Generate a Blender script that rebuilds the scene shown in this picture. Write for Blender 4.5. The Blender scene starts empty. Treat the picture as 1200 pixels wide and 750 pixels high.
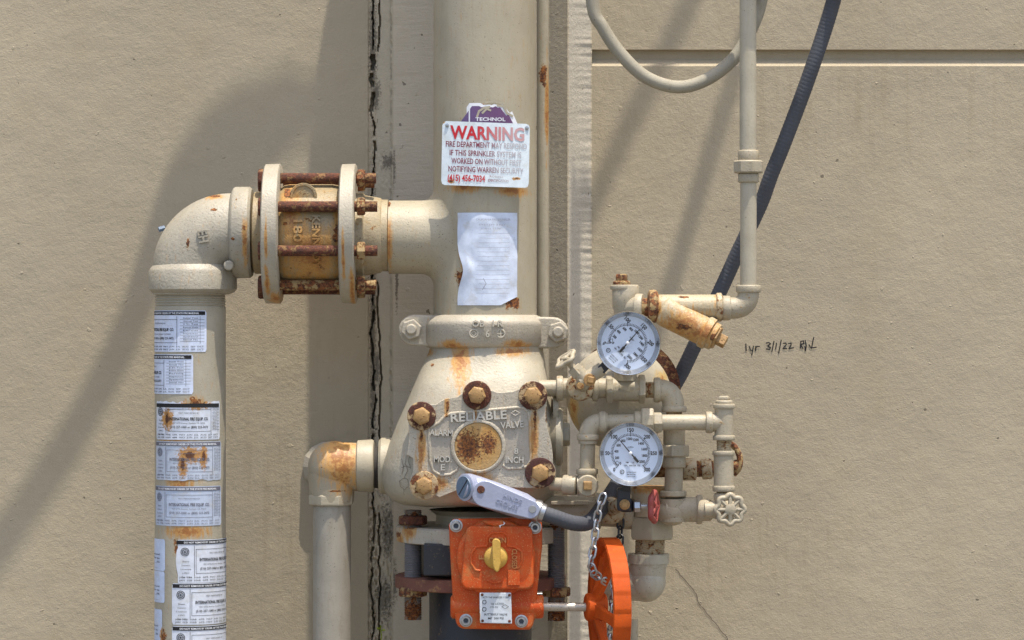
import bpy, bmesh, math, random
from mathutils import Vector, Matrix, noise as mnoise
random.seed(7)
C = bpy.context.scene.collection
S = 0.0018          # metres per photo pixel at the depth of the riser's axis
D = 4000.0          # camera distance in the same units
H = 1.45            # camera height
PI = math.pi

# ---------------------------------------------------------------- camera, sky, sun, exposure
cam = bpy.data.cameras.new('camera'); camo = bpy.data.objects.new('camera', cam); C.objects.link(camo)
camo.location = (0, -D*S, H); camo.rotation_euler = (math.radians(90), 0, 0)
cam.sensor_width = 36; cam.lens = 36*D/1200; cam.clip_end = 500; cam.clip_start = 0.05
bpy.context.scene.camera = camo
SX, SZ = 0.79, 5.2                                   # shadow shift per unit of depth
sunv = Vector((SX, -1, SZ)).normalized()
w = bpy.data.worlds.new('World'); bpy.context.scene.world = w; w.use_nodes = True
nt = w.node_tree; bg = nt.nodes['Background']
sky = nt.nodes.new('ShaderNodeTexSky'); sky.sky_type = 'NISHITA'; sky.sun_disc = False
sky.sun_elevation = math.asin(sunv.z); sky.sun_rotation = math.atan2(sunv.x, sunv.y)
sky.air_density = 1.0; sky.dust_density = 3.0; sky.ozone_density = 1.0
nt.links.new(sky.outputs[0], bg.inputs[0]); bg.inputs[1].default_value = 0.15
sl = bpy.data.lights.new('sun', 'SUN'); so = bpy.data.objects.new('sun', sl); C.objects.link(so)
sl.energy = 3.2; sl.angle = math.radians(0.35); sl.color = (1, .94, .83)
so.rotation_euler = sunv.to_track_quat('Z', 'Y').to_euler(); so.location = (2, -3, 6)
vs = bpy.context.scene.view_settings
vs.view_transform = 'Standard'; vs.look = 'None'; vs.exposure = 0.90; vs.gamma = 1; vs.use_curve_mapping = False

# ---------------------------------------------------------------- helpers
def P(x, y, d=0):
    k = (1 + d/D)*S
    return Vector(((x-600)*k, d*S, H + (375-y)*k))
def basis(a):
    a = Vector(a).normalized()
    ref = Vector((0, 0, 1)) if abs(a.z) < .9 else Vector((0, -1, 0))
    u = ref.cross(a).normalized(); v = a.cross(u).normalized()
    return a, u, v
X = Vector((1, 0, 0)); Z = Vector((0, 0, 1)); F = Vector((0, -1, 0))    # right, up, towards the viewer
def arc(c, r, a0, a1, n): return [(c[0]+r*math.cos(math.radians(a0+(a1-a0)*i/n)), c[1]+r*math.sin(math.radians(a0+(a1-a0)*i/n))) for i in range(n+1)]

class MB:
    def __init__(s): s.v = []; s.f = []
    def add(s, vs_, fs):
        b = len(s.v); s.v += [Vector(v) for v in vs_]; s.f += [tuple(b+i for i in f) for f in fs]; return s
    def lathe(s, prof, o, ax, seg=36, rot=0.0, cap=True, squash=None):
        """prof: (t, r) in px along axis ax from world point o"""
        a, u, v = basis(ax); V = []; Fc = []
        for t, r in prof:
            for i in range(seg):
                th = 2*PI*i/seg + rot
                V.append(o + a*t*S + (u*math.cos(th) + v*math.sin(th))*max(r, .01)*S)
        n = len(prof)
        for j in range(n-1):
            for i in range(seg):
                k = (i+1) % seg
                Fc.append((j*seg+i, j*seg+k, (j+1)*seg+k, (j+1)*seg+i))
        if cap:
            Fc.append(tuple(reversed(range(seg)))); Fc.append(tuple((n-1)*seg+i for i in range(seg)))
        return s.add(V, Fc)
    def cyl(s, p0, p1, r0, r1=None, seg=28, rot=0.0):
        L = (p1-p0).length/S
        return s.lathe([(0, r0), (L, r0 if r1 is None else r1)], p0, p1-p0, seg, rot)
    def tube(s, pts, r, seg=20, closed=False, cap=True):
        n = len(pts); V = []; Fc = []
        rr = r if isinstance(r, (list, tuple)) else [r]*n
        T = []
        for i in range(n):
            if closed: t = pts[(i+1) % n]-pts[i-1]
            else: t = pts[min(i+1, n-1)]-pts[max(i-1, 0)]
            T.append(t.normalized())
        _, u, v = basis(T[0])
        for i in range(n):
            if i:
                q = T[i-1].rotation_difference(T[i]); u = (q @ u).normalized(); v = T[i].cross(u).normalized()
            for k in range(seg):
                th = 2*PI*k/seg
                V.append(pts[i]+(u*math.cos(th)+v*math.sin(th))*rr[i]*S)
        m = n if closed else n-1
        for j in range(m):
            j2 = (j+1) % n
            for k in range(seg):
                k2 = (k+1) % seg
                Fc.append((j*seg+k, j*seg+k2, j2*seg+k2, j2*seg+k))
        if cap and not closed:
            Fc.append(tuple(reversed(range(seg)))); Fc.append(tuple((n-1)*seg+i for i in range(seg)))
        return s.add(V, Fc)
    def box(s, c, sx, sy, sz, R=None):
        """world centre, sizes in px along right, away, up"""
        V = []
        for z in (-1, 1):
            for y in (-1, 1):
                for x in (-1, 1):
                    q = Vector((x*sx/2*S, y*sy/2*S, z*sz/2*S))
                    if R: q = R @ q
                    V.append(c+q)
        return s.add(V, [(0,2,3,1),(4,5,7,6),(0,1,5,4),(2,6,7,3),(0,4,6,2),(1,3,7,5)])
    def prism(s, poly, d0, d1):
        """photo-plane polygon [(px,py)], nearer face at depth d1, farther at d0"""
        n = len(poly)
        V = [P(x, y, d0) for x, y in poly]+[P(x, y, d1) for x, y in poly]
        Fc = [tuple(range(n)), tuple(reversed(range(n, 2*n)))]
        for i in range(n):
            k = (i+1) % n; Fc.append((i, i+n, k+n, k))
        return s.add(V, Fc)
    def torus(s, c, ax, R, r, seg=40, seg2=10, mod=None):
        a, u, v = basis(ax); pts = []
        for i in range(seg):
            th = 2*PI*i/seg; rr = R*(1+(mod(th) if mod else 0))
            pts.append(c+(u*math.cos(th)+v*math.sin(th))*rr*S)
        return s.tube(pts, r, seg2, closed=True)
    def sphere(s, c, r, sc=(1, 1, 1), seg=20, rings=12):
        V = []; Fc = []
        for j in range(rings+1):
            ph = PI*j/rings
            for i in range(seg):
                th = 2*PI*i/seg
                V.append(c+Vector((math.sin(ph)*math.cos(th)*sc[0], math.sin(ph)*math.sin(th)*sc[1], math.cos(ph)*sc[2]))*r*S)
        for j in range(rings):
            for i in range(seg):
                k = (i+1) % seg; Fc.append((j*seg+i, (j+1)*seg+i, (j+1)*seg+k, j*seg+k))
        return s.add(V, Fc)
    def grid(s, fn, nu, nv):
        V = [fn(i/nu, j/nv) for j in range(nv+1) for i in range(nu+1)]
        Fc = [(j*(nu+1)+i, j*(nu+1)+i+1, (j+1)*(nu+1)+i+1, (j+1)*(nu+1)+i) for j in range(nv) for i in range(nu)]
        return s.add(V, Fc)
    def stroke(s, pts, wd, mp, w0=0.0):
        """a flat pen stroke through (u,v) points mapped by mp(u,v,w)"""
        for a, b in zip(pts[:-1], pts[1:]):
            dx, dy = b[0]-a[0], b[1]-a[1]; L = math.hypot(dx, dy) or 1; nx, ny = -dy/L*wd/2, dx/L*wd/2
            ex, ey = dx/L*wd*.35, dy/L*wd*.35
            q = [(a[0]-ex+nx, a[1]-ey+ny), (a[0]-ex-nx, a[1]-ey-ny), (b[0]+ex-nx, b[1]+ey-ny), (b[0]+ex+nx, b[1]+ey+ny)]
            w0 += .003
            s.add([mp(x, y, w0) for x, y in q], [(0, 1, 2, 3)])
        return s
    def build(s, name, mat, parent=None, bev=0.0, seg=2, smooth=True, ang=38):
        me = bpy.data.meshes.new(name)
        if parent is not None: off = OFF[parent.name]
        else:
            xs = [v.x for v in s.v]; ys = [v.y for v in s.v]; zs = [v.z for v in s.v]
            off = Vector(((min(xs)+max(xs))/2, (min(ys)+max(ys))/2, min(zs)))
        me.from_pydata([v-off for v in s.v], [], s.f)
        bm = bmesh.new(); bm.from_mesh(me)
        bmesh.ops.remove_doubles(bm, verts=bm.verts, dist=1e-6)
        bmesh.ops.recalc_face_normals(bm, faces=bm.faces); bm.to_mesh(me); bm.free()
        if smooth:
            me.shade_smooth()
            if not bev: me.set_sharp_from_angle(angle=math.radians(ang))
        o = bpy.data.objects.new(name, me); C.objects.link(o); me.materials.append(mat)
        if bev:
            m = o.modifiers.new('bevel', 'BEVEL'); m.width = bev*S; m.segments = seg; m.limit_method = 'ANGLE'
            m.angle_limit = math.radians(ang); m.harden_normals = True
        if parent is not None: o.parent = parent
        else: o.location = off
        OFF[o.name] = off
        return o
OFF = {}
def tag(o, label, cat, group=None, kind=None):
    if label: o['label'] = label
    if cat: o['category'] = cat
    if group: o['group'] = group
    if kind: o['kind'] = kind
    return o
def T(name, label, cat, at, group=None):
    o = bpy.data.objects.new(name, None); C.objects.link(o); o.location = at; o.empty_display_size = .03
    OFF[o.name] = Vector(at); return tag(o, label, cat, group)

_tc = {}
def text_mesh(sx, bold=0.0, ext=0.0):
    key = (sx, bold, ext)
    if key in _tc: return _tc[key]
    cu = bpy.data.curves.new('t', 'FONT'); cu.body = sx; cu.size = 1; cu.resolution_u = 2; cu.offset = bold
    cu.extrude = ext; cu.fill_mode = 'BOTH' if ext else 'FRONT'
    ob = bpy.data.objects.new('t', cu); C.objects.link(ob)
    dg = bpy.context.evaluated_depsgraph_get(); me = bpy.data.meshes.new_from_object(ob.evaluated_get(dg))
    vs_ = [tuple(v.co) for v in me.vertices]; fs = [tuple(p.vertices) for p in me.polygons]
    bpy.data.objects.remove(ob); bpy.data.curves.remove(cu); bpy.data.meshes.remove(me)
    _tc[key] = (vs_, fs); return _tc[key]
def text(mb, sx, cx, cy, wd, ht, mp, depth=0.0, rot=0.0, bold=0.0, w0=0.3):
    """writes sx centred at (cx,cy), wd wide, ht high (capital height), mapped by mp(u,v,w); v grows downwards"""
    vs_, fs = text_mesh(sx, bold, .5 if depth else 0)
    if not vs_: return
    x0 = min(v[0] for v in vs_); x1 = max(v[0] for v in vs_)
    y0, y1 = 0.0, 0.70
    if sx.islower() or any(ch in sx for ch in 'gpqy,()'): pass
    cr, sr = math.cos(math.radians(rot)), math.sin(math.radians(rot)); out = []
    for v in vs_:
        a = (v[0]-(x0+x1)/2)/(x1-x0)*wd; b = (v[1]-.35)/.70*ht
        a, b = a*cr-b*sr, a*sr+b*cr
        out.append(mp(cx+a, cy-b, w0+(depth*(v[2]+.5) if depth else 0)))
    mb.add(out, fs)
def flat(d): return lambda u, v, w: P(u, v, d-w)
def cylmap(xc, R, yoff=0, dc=0):
    """u = arc length in px from the front line, v = photo y, w = height above the surface"""
    def m(u, v, w):
        a = u/R; c = P(xc, v, dc)
        return c+Vector((math.sin(a)*(R+w)*S, -math.cos(a)*(R+w)*S, 0))
    return m

# ---------------------------------------------------------------- materials
class NT:
    def __init__(s, name):
        s.m = bpy.data.materials.new(name); s.m.use_nodes = True; s.t = s.m.node_tree
        s.b = s.t.nodes['Principled BSDF']; s.pos = s.t.nodes.new('ShaderNodeNewGeometry').outputs['Position']
    def _in(s, sock, v):
        if isinstance(v, bpy.types.NodeSocket): s.t.links.new(v, sock)
        elif v is not None:
            try: sock.default_value = v
            except Exception: sock.default_value = tuple(v)+(1,)
    def math(s, op, a, b=None, c=None, clamp=False):
        n = s.t.nodes.new('ShaderNodeMath'); n.operation = op; n.use_clamp = clamp
        s._in(n.inputs[0], a); s._in(n.inputs[1], b); s._in(n.inputs[2], c); return n.outputs[0]
    def noise(s, scale, detail=3, rough=.55, vec=None, dist=0.0):
        n = s.t.nodes.new('ShaderNodeTexNoise'); n.inputs['Scale'].default_value = scale; n.inputs['Detail'].default_value = detail
        n.inputs['Roughness'].default_value = rough; n.inputs['Distortion'].default_value = dist
        s.t.links.new(vec or s.pos, n.inputs['Vector']); return n.outputs['Fac']
    def scale(s, x, y, z):
        n = s.t.nodes.new('ShaderNodeVectorMath'); n.operation = 'MULTIPLY'; s.t.links.new(s.pos, n.inputs[0]); n.inputs[1].default_value = (x, y, z)
        return n.outputs[0]
    def step(s, v, a, b, c=0.0, d=1.0):
        n = s.t.nodes.new('ShaderNodeMapRange'); n.interpolation_type = 'SMOOTHSTEP'
        s._in(n.inputs[0], v); n.inputs[1].default_value = a; n.inputs[2].default_value = b; n.inputs[3].default_value = c; n.inputs[4].default_value = d
        return n.outputs[0]
    def mix(s, f, a, b, blend='MIX'):
        n = s.t.nodes.new('ShaderNodeMix'); n.data_type = 'RGBA'; n.blend_type = blend
        s._in(n.inputs[0], f); s._in(n.inputs[6], c4(a)); s._in(n.inputs[7], c4(b)); return n.outputs[2]
    def blob(s, x, y, rx, ry, d=0):
        p = P(x, y, d)
        a = s.t.nodes.new('ShaderNodeVectorMath'); a.operation = 'SUBTRACT'; s.t.links.new(s.pos, a.inputs[0]); a.inputs[1].default_value = p
        b = s.t.nodes.new('ShaderNodeVectorMath'); b.operation = 'MULTIPLY'; s.t.links.new(a.outputs[0], b.inputs[0]); b.inputs[1].default_value = (1/(rx*S), 0, 1/(ry*S))
        l = s.t.nodes.new('ShaderNodeVectorMath'); l.operation = 'LENGTH'; s.t.links.new(b.outputs[0], l.inputs[0])
        return s.math('SUBTRACT', 1.0, l.outputs['Value'], clamp=True)
    def blobs(s, L):
        o = None
        for q in L:
            b = s.blob(*q); o = b if o is None else s.math('MAXIMUM', o, b)
        return o
    def bump(s, h, dist, strength=1.0, prev=None):
        n = s.t.nodes.new('ShaderNodeBump'); n.inputs['Distance'].default_value = dist; n.inputs['Strength'].default_value = strength
        s.t.links.new(h, n.inputs['Height'])
        if prev is not None: s.t.links.new(prev, n.inputs['Normal'])
        return n.outputs[0]
    def out(s, col=None, rough=None, normal=None, metal=None):
        if col is not None: s._in(s.b.inputs['Base Color'], c4(col))
        if rough is not None: s._in(s.b.inputs['Roughness'], rough)
        if metal is not None: s._in(s.b.inputs['Metallic'], metal)
        if normal is not None: s._in(s.b.inputs['Normal'], normal)
        return s.m
def c4(c):
    if isinstance(c, (tuple, list)) and len(c) == 3: return tuple(c)+(1,)
    return c
RD, RO, RY = (.05, .016, .008), (.27, .095, .020), (.40, .25, .085)

def paint(name, col, var=.10, rough=.5, rust=0.0, blobs=None, stains=None, specks=.5, bump=.5, bscale=220, metal=0.0, rscale=90, dirt=.25, dark=None, stcol=(.42, .215, .05)):
    n = NT(name)
    big = n.noise(14, 4, .6)
    c = n.mix(n.step(big, .3, .7), tuple(x*(1-var) for x in col), tuple(min(1, x*(1+var*.6)) for x in col))
    if dirt:                                             # brownish dust film in soft patches
        dm = n.step(n.noise(38, 6, .7, n.scale(1, 1, .45)), .50, .78, 0, dirt)
        c = n.mix(dm, c, (col[0]*.62, col[1]*.55, col[2]*.42))
    rn = n.noise(rscale, 6, .68)
    if bump > .2 and metal < .1:                         # runs and brush marks, small chips down to the old dark coat
        c = n.mix(n.step(n.noise(75, 5, .7, n.scale(1, 1, .10)), .52, .72, 0, .22), c, (col[0]*.70, col[1]*.63, col[2]*.48))
        c = n.mix(n.step(n.noise(150, 5, .7), .70, .73, 0, .75), c, (col[0]*.38, col[1]*.28, col[2]*.18))
    if stains:
        sm = n.blobs(stains); sn = n.noise(rscale*.9, 5, .65, n.scale(1.8, 1, .35))
        f = n.step(n.math('MULTIPLY_ADD', sn, 1.7, sm), .95, 1.55, 0, .92)
        c = n.mix(f, c, stcol)
        f2 = n.step(n.math('MULTIPLY_ADD', rn, 2.0, sm), 1.58, 1.95, 0, .85)
        c = n.mix(f2, c, RO)
    rough_s = rough; hgt = n.noise(bscale, 3, .6)
    r = None
    if rust: r = n.step(rn, .78-rust*.42, .86-rust*.42)
    if blobs:
        bm_ = n.blobs(blobs); r2 = n.step(n.math('MULTIPLY_ADD', rn, 2.2, bm_), 1.50, 1.68)
        hl = n.step(n.math('MULTIPLY_ADD', rn, 2.0, bm_), 1.18, 1.60, 0, .55); c = n.mix(hl, c, RY)
        r = r2 if r is None else n.math('MAXIMUM', r, r2)
    if r is not None:
        halo = n.step(rn, .68-rust*.42, .84-rust*.42, 0, .6) if rust else None
        if halo is not None: c = n.mix(halo, c, RY)
        rc = n.mix(n.step(n.noise(160, 4, .7), .38, .62), RD, RO if not dark else dark)
        c = n.mix(r, c, rc)
        rough_s = n.step(r, 0, 1, rough, .85)
        hgt = n.math('MULTIPLY_ADD', n.math('MULTIPLY', r, n.noise(420, 3, .7)), 1.2, hgt)
    if specks:
        sp = n.step(n.noise(330, 2, .5), .715-.05*specks, .74-.05*specks, 0, .8)
        c = n.mix(sp, c, (.07, .055, .035))
    nb = n.bump(hgt, .0011, bump)
    return n.out(c, rough_s, nb, metal)

CREAM = (.365, .318, .226)
M = {}
M['cream'] = paint('cream_paint', CREAM, specks=.25)
M['cream_light'] = paint('cream_paint_light', (.385, .34, .25), specks=.4, rust=.15)
M['trim'] = paint('trim_paint', (.37, .318, .226), specks=.7, rust=.30, dirt=.4, bump=.7)
M['trim_rusty'] = paint('trim_paint_rusty', (.40, .33, .22), specks=.6, rust=.62, dirt=.6, bump=.9)
M['rusty'] = paint('flaking_rust', (.30, .21, .10), specks=.2, rust=.80, rscale=70, dark=(.22, .075, .022), rough=.8, bump=1.0)
M['rust'] = paint('dark_rust', (.13, .045, .022), specks=0, rust=.95, rscale=75, dark=(.13, .038, .016), rough=.85, bump=1.0, var=.4)
M['boltcap'] = paint('stained_bolt_paint', (.34, .195, .07), rust=.5, rscale=200, specks=.3, bump=.7)
M['washer'] = paint('rusted_washer', (.36, .26, .15), rust=.80, rscale=48, dark=(.09, .025, .012), specks=0, bump=1)
M['black'] = paint('black_enamel', (.016, .018, .024), specks=0, rust=.22, rough=.4, dirt=.1)
M['blackpipe'] = paint('dark_blue_pipe', (.018, .022, .034), specks=0, rust=.2, rough=.45, dirt=.1)
M['steel'] = paint('zinc_steel', (.42, .42, .43), specks=.2, rough=.32, metal=.9, bump=.3)
M['chrome'] = paint('gauge_steel', (.55, .54, .52), specks=0, rough=.27, metal=1.0, bump=.06, dirt=.05)
M['socket'] = paint('dark_socket', (.05, .06, .08), specks=0, rough=.5)
M['bluegrey'] = paint('blue_grey_plastic', (.060, .063, .074), specks=.1, rough=.7, dirt=.1)
M['alu'] = paint('grey_lilac_aluminium', (.34, .36, .46), specks=.15, rough=.38, metal=.25, bump=.25, dirt=.15)
M['caphead'] = paint('blue_grey_cap', (.10, .15, .22), specks=0, rough=.45)
M['yellow'] = paint('mustard_pointer_paint', (.55, .33, .06), specks=.3, rust=.2, rough=.5)
M['orange_wheel'] = paint('orange_wheel_paint', (.52, .078, .006), specks=.6, rough=.7, var=.2, dirt=.5, bump=.2)
M['redwheel'] = paint('faded_red_paint', (.30, .055, .045), specks=.2, rough=.6, rust=.2)
M['ink'] = paint('black_ink', (.012, .012, .014), specks=0, rough=.95, bump=0, dirt=0)
M['greyink'] = paint('faded_ink', (.12, .12, .15), specks=0, rough=.6, bump=0, dirt=0)
M['white'] = paint('white_print', (.75, .76, .78), specks=0, rough=.6, bump=0, dirt=0)
M['dial'] = paint('pale_dial', (.62, .70, .84), specks=0, rough=.45, bump=0, dirt=0, var=.03)
M['rubber'] = paint('dark_gasket', (.03, .025, .02), specks=0, rough=.8)
M['leaf'] = paint('leaf_green', (.30, .38, .03), specks=0, rough=.6, dirt=0)
def sticker_mat(name, col, stains=None):
    n = NT(name)
    c = n.mix(n.step(n.noise(45, 4, .6), .3, .7), tuple(x*.86 for x in col), col)
    c = n.mix(n.step(n.noise(260, 4, .7), .58, .72, 0, .45), c, (.25, .27, .33))
    c = n.mix(n.step(n.noise(30, 5, .7), .50, .72, 0, .45), c, (.45, .42, .34))
    if stains:
        s_ = n.blobs(stains); k = n.noise(190, 5, .75)
        c = n.mix(n.step(n.math('MULTIPLY_ADD', k, 1.6, s_), 1.05, 1.35), c, (.42, .21, .06))
        c = n.mix(n.step(n.math('MULTIPLY_ADD', k, .8, s_), 1.08, 1.2), c, (.10, .035, .012))
    return n.out(c, .5, n.bump(n.noise(120, 3), .0006, .5))
# orange gearbox: dusty
def mk_box():
    n = NT('dusty_orange_paint')
    c = n.mix(n.step(n.noise(18, 4), .3, .7), (.48, .062, .010), (.60, .095, .016))
    c = n.mix(n.step(n.noise(30, 6, .75), .46, .70, 0, .6), c, (.40, .19, .065))
    c = n.mix(n.step(n.noise(420, 2, .5), .62, .68, 0, .6), c, (.62, .36, .15))
    c = n.mix(n.step(n.noise(300, 2, .5), .72, .75, 0, .8), c, (.10, .03, .015))
    return n.out(c, .48, n.bump(n.noise(260, 3), .0009, .5))
M['orange'] = mk_box()
for k_ in ('orange_wheel', 'orange'): M[k_].node_tree.nodes['Principled BSDF'].inputs['Specular IOR Level'].default_value = .22
def mk_fade(name, a, b, x0, x1):                          # printing ink bleached by the weather from left to right
    n = NT(name); sep = n.t.nodes.new('ShaderNodeSeparateXYZ'); n.t.links.new(n.pos, sep.inputs[0])
    f = n.step(n.math('MULTIPLY_ADD', n.noise(120, 4, .7), .045, sep.outputs[0]), P(x0, 0).x+.02, P(x1, 0).x+.02)
    return n.out(n.mix(f, a, b), .6)
M['redfade'] = mk_fade('weathered_red_ink', (.50, .012, .022), (.52, .30, .30), 555, 605)
M['maroonfade'] = mk_fade('weathered_maroon_ink', (.20, .02, .05), (.45, .42, .44), 560, 600)
M['purple'] = mk_fade('purple_vinyl', (.13, .08, .19), (.12, .05, .13), 545, 580)
M['signwhite'] = sticker_mat('weathered_white_sign', (.70, .77, .80), [(530, 215, 7, 4), (520, 146, 4, 4), (605, 212, 8, 3)])
# glass of the gauges: mostly clear with a faint reflection
gm = bpy.data.materials.new('gauge_glass'); gm.use_nodes = True; g = gm.node_tree; g.nodes.clear()
mo = g.nodes.new('ShaderNodeOutputMaterial'); mx = g.nodes.new('ShaderNodeMixShader'); tr = g.nodes.new('ShaderNodeBsdfTransparent'); gl = g.nodes.new('ShaderNodeBsdfGlossy')
gl.inputs['Roughness'].default_value = .03; mx.inputs[0].default_value = .05
g.links.new(tr.outputs[0], mx.inputs[1]); g.links.new(gl.outputs[0], mx.inputs[2]); g.links.new(mx.outputs[0], mo.inputs[0]); M['glass'] = gm

# ---------------------------------------------------------------- the wall
WD = 180
WALLC = (.392, .327, .224)
def stucco(name, col, brushed=False, grime=None):
    n = NT(name)
    c = n.mix(n.step(n.noise(2.2, 5, .6), .3, .7), tuple(x*.93 for x in col), tuple(x*1.05 for x in col))
    c = n.mix(n.step(n.noise(7, 6, .7, n.scale(1, 1, .22)), .48, .78, 0, .30), c, (col[0]*.78, col[1]*.75, col[2]*.68))
    c = n.mix(n.step(n.noise(9, 5, .7), .45, .8, 0, .25), c, (col[0]*.86, col[1]*.80, col[2]*.68))
    fine = n.noise(330, 4, .66, n.scale(.85, 1, 1.15)); med = n.noise(110, 4, .6); low = n.noise(16, 4, .55)
    pit = n.step(n.noise(62, 1.5, .4), .765, .79); lump = n.step(n.noise(55, 1.2, .3, n.scale(1.1, 1, 1)), .765, .80)
    h = n.math('MULTIPLY_ADD', fine, .34, n.math('MULTIPLY', med, .40))
    h = n.math('MULTIPLY_ADD', low, 1.1, h)
    h = n.math('MULTIPLY_ADD', lump, .5, h); h = n.math('MULTIPLY_ADD', pit, -.5, h)
    if brushed:
        h = n.math('MULTIPLY_ADD', n.noise(120, 5, .7, n.scale(.10, 1, 1)), .7, h)
    c = n.mix(n.math('MULTIPLY', pit, .7), c, (.09, .075, .05))
    c = n.mix(n.step(fine, .62, .74, 0, .28), c, tuple(min(1, x*1.25) for x in col))
    drip = n.math('MULTIPLY', n.blobs([(960, 120, 420, 110, WD), (330, 560, 120, 260, WD), (860, 650, 200, 120, WD)]), n.step(n.noise(60, 5, .7, n.scale(1, 1, .07)), .46, .66))
    c = n.mix(n.math('MULTIPLY', drip, .38), c, (col[0]*.66, col[1]*.62, col[2]*.55))
    if grime:
        g_ = n.blobs(grime)
        k = n.math('MULTIPLY_ADD', n.noise(170, 5, .75), .95, n.math('MULTIPLY', g_, .50))
        c = n.mix(n.step(k, .78, .88, 0, .75), c, (.075, .062, .042))
        k2 = n.math('MULTIPLY_ADD', n.noise(60, 5, .75), .9, n.math('MULTIPLY', g_, .6))
        c = n.mix(n.step(k2, .75, 1.0, 0, .45), c, (.16, .135, .10))
    return n.out(c, .85, n.bump(h, .0023, 1.0))
M['stucco'] = stucco('painted_stucco', WALLC)
M['joint'] = stucco('rough_painted_concrete', (.43, .365, .26), True,
    [(437, 60, 14, 160, WD), (437, 380, 10, 500, WD),  (440, 110, 16, 50, WD), (437, 300, 8, 120, WD), (455, 190, 22, 26, WD), (442, 430, 9, 60, WD), (455, 620, 26, 90, WD), (448, 560, 16, 60, WD), (450, 700, 30, 70, WD)])
wall = T('stucco_wall', 'beige stucco wall with a horizontal groove, a pilaster and a vertical crack, behind all the pipes', 'wall', P(600, 1180, WD))
XL, XR, YT, YB = -2200, 3400, -2600, 1290
def wall_strip(prof, x0, x1, name, mat):
    mb = MB(); mb.grid(lambda u, v: P(x0+(x1-x0)*u, prof[round(v*(len(prof)-1))][0], prof[round(v*(len(prof)-1))][1]), 1, len(prof)-1)
    return mb.build(name, mat, wall, ang=20)
wall_strip([(YT, WD), (58, WD), (59.5, WD+9), (69, WD+9.5), (77.5, WD), (YB, WD)], 693, XR, 'right_panel', M['stucco'])
wall_strip([(YT, WD), (YB, WD)], XL, 430, 'left_panel', M['stucco'])
MB().box(P(600, -600, WD+40), 5200, 30, 7000).build('backing', M['stucco'], wall)
# pilaster with the rough joint and the ridge; modelled relief
cols = [430+1.0*i for i in range(32)]+[462+8*i for i in range(23)]+[641+1.6*i for i in range(34)]
def prof_d(x, y):
    nz = mnoise.noise(Vector((x*.09, y*.05, 3))) ; nf = mnoise.noise(Vector((x*.35, y*.35, 7))); nh = mnoise.noise(Vector((x*.02, y*.33, 11)))
    cx = 437+4.5*mnoise.noise(Vector((0, y*.014, 1)))+3.2*mnoise.noise(Vector((0, y*.05, 5)))+1.3*mnoise.noise(Vector((0, y*.21, 5)))
    if x <= 431: return WD
    if x < 460:
        edge = 458+2.6*mnoise.noise(Vector((2, y*.16, 9)))+1.2*mnoise.noise(Vector((2, y*.5, 9)))
        d = WD+3-(x-440)*.75 if x > 440 else WD+2
        if x > edge: d = 150
        wdt = .6+1.7*max(0, mnoise.noise(Vector((5, y*.05, 2))))+1.5*max(0, mnoise.noise(Vector((5, y*.3, 2))))+(1.2 if 60 < y < 130 else 0)
        if abs(x-cx) < wdt and mnoise.noise(Vector((7, y*.09, 3))) > -.28: d += 13
        cx2 = 445+5*mnoise.noise(Vector((8, y*.01, 4)))+3*mnoise.noise(Vector((8, y*.06, 4)))
        if (y < 60 or 330 < y < 520 or y > 600) and abs(x-cx2) < .9: d += 12
        amp = 4.5 if y > 590 else (1.6 if 170 < y < 220 else .3)
        return d+amp*nf+.8*nz+.25*nh
    if x < 643: return 147+.6*nz
    if x < 665: return 147-(x-643)*.95+.25*nf+.5*mnoise.noise(Vector((x*.5, y*.02, 4)))
    k_ = 1.93*(1+.05*mnoise.noise(Vector((1, y*.13, 6)))+.04*mnoise.noise(Vector((1, y*.45, 6))))
    return min(WD, 126+(x-665)*k_+.32*nh+.15*nf)
rows = [YT, -1700, -700, -100]+[-60+2.2*i for i in range(392)]+[860, YB]
mb = MB(); nc = len(cols)
mb.add([P(x, y, prof_d(x, y)) for y in rows for x in cols], [(j*nc+i, j*nc+i+1, (j+1)*nc+i+1, (j+1)*nc+i) for j in range(len(rows)-1) for i in range(nc-1)])
pil = mb.build('pilaster', M['joint'], wall, ang=80)
M['ridge'] = stucco('sun_tinted_brushed_ridge', (.47, .42, .335), True); pil.data.materials.append(M['ridge']); pil.data.materials.append(stucco('pale_pilaster_face', (.50, .435, .33), True, [(462, 200, 8, 60, WD), (460, 680, 20, 80, WD), (466, 330, 5, 90, WD)]))  # ridge colour lightened so its right face looks more strongly sunlit
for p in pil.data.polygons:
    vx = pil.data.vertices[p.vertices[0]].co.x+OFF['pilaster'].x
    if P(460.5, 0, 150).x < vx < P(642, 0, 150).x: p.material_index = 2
    if P(665.5, 0, 130).x < pil.data.vertices[p.vertices[0]].co.x+OFF['pilaster'].x < P(692, 0, 150).x: p.material_index = 1
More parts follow.
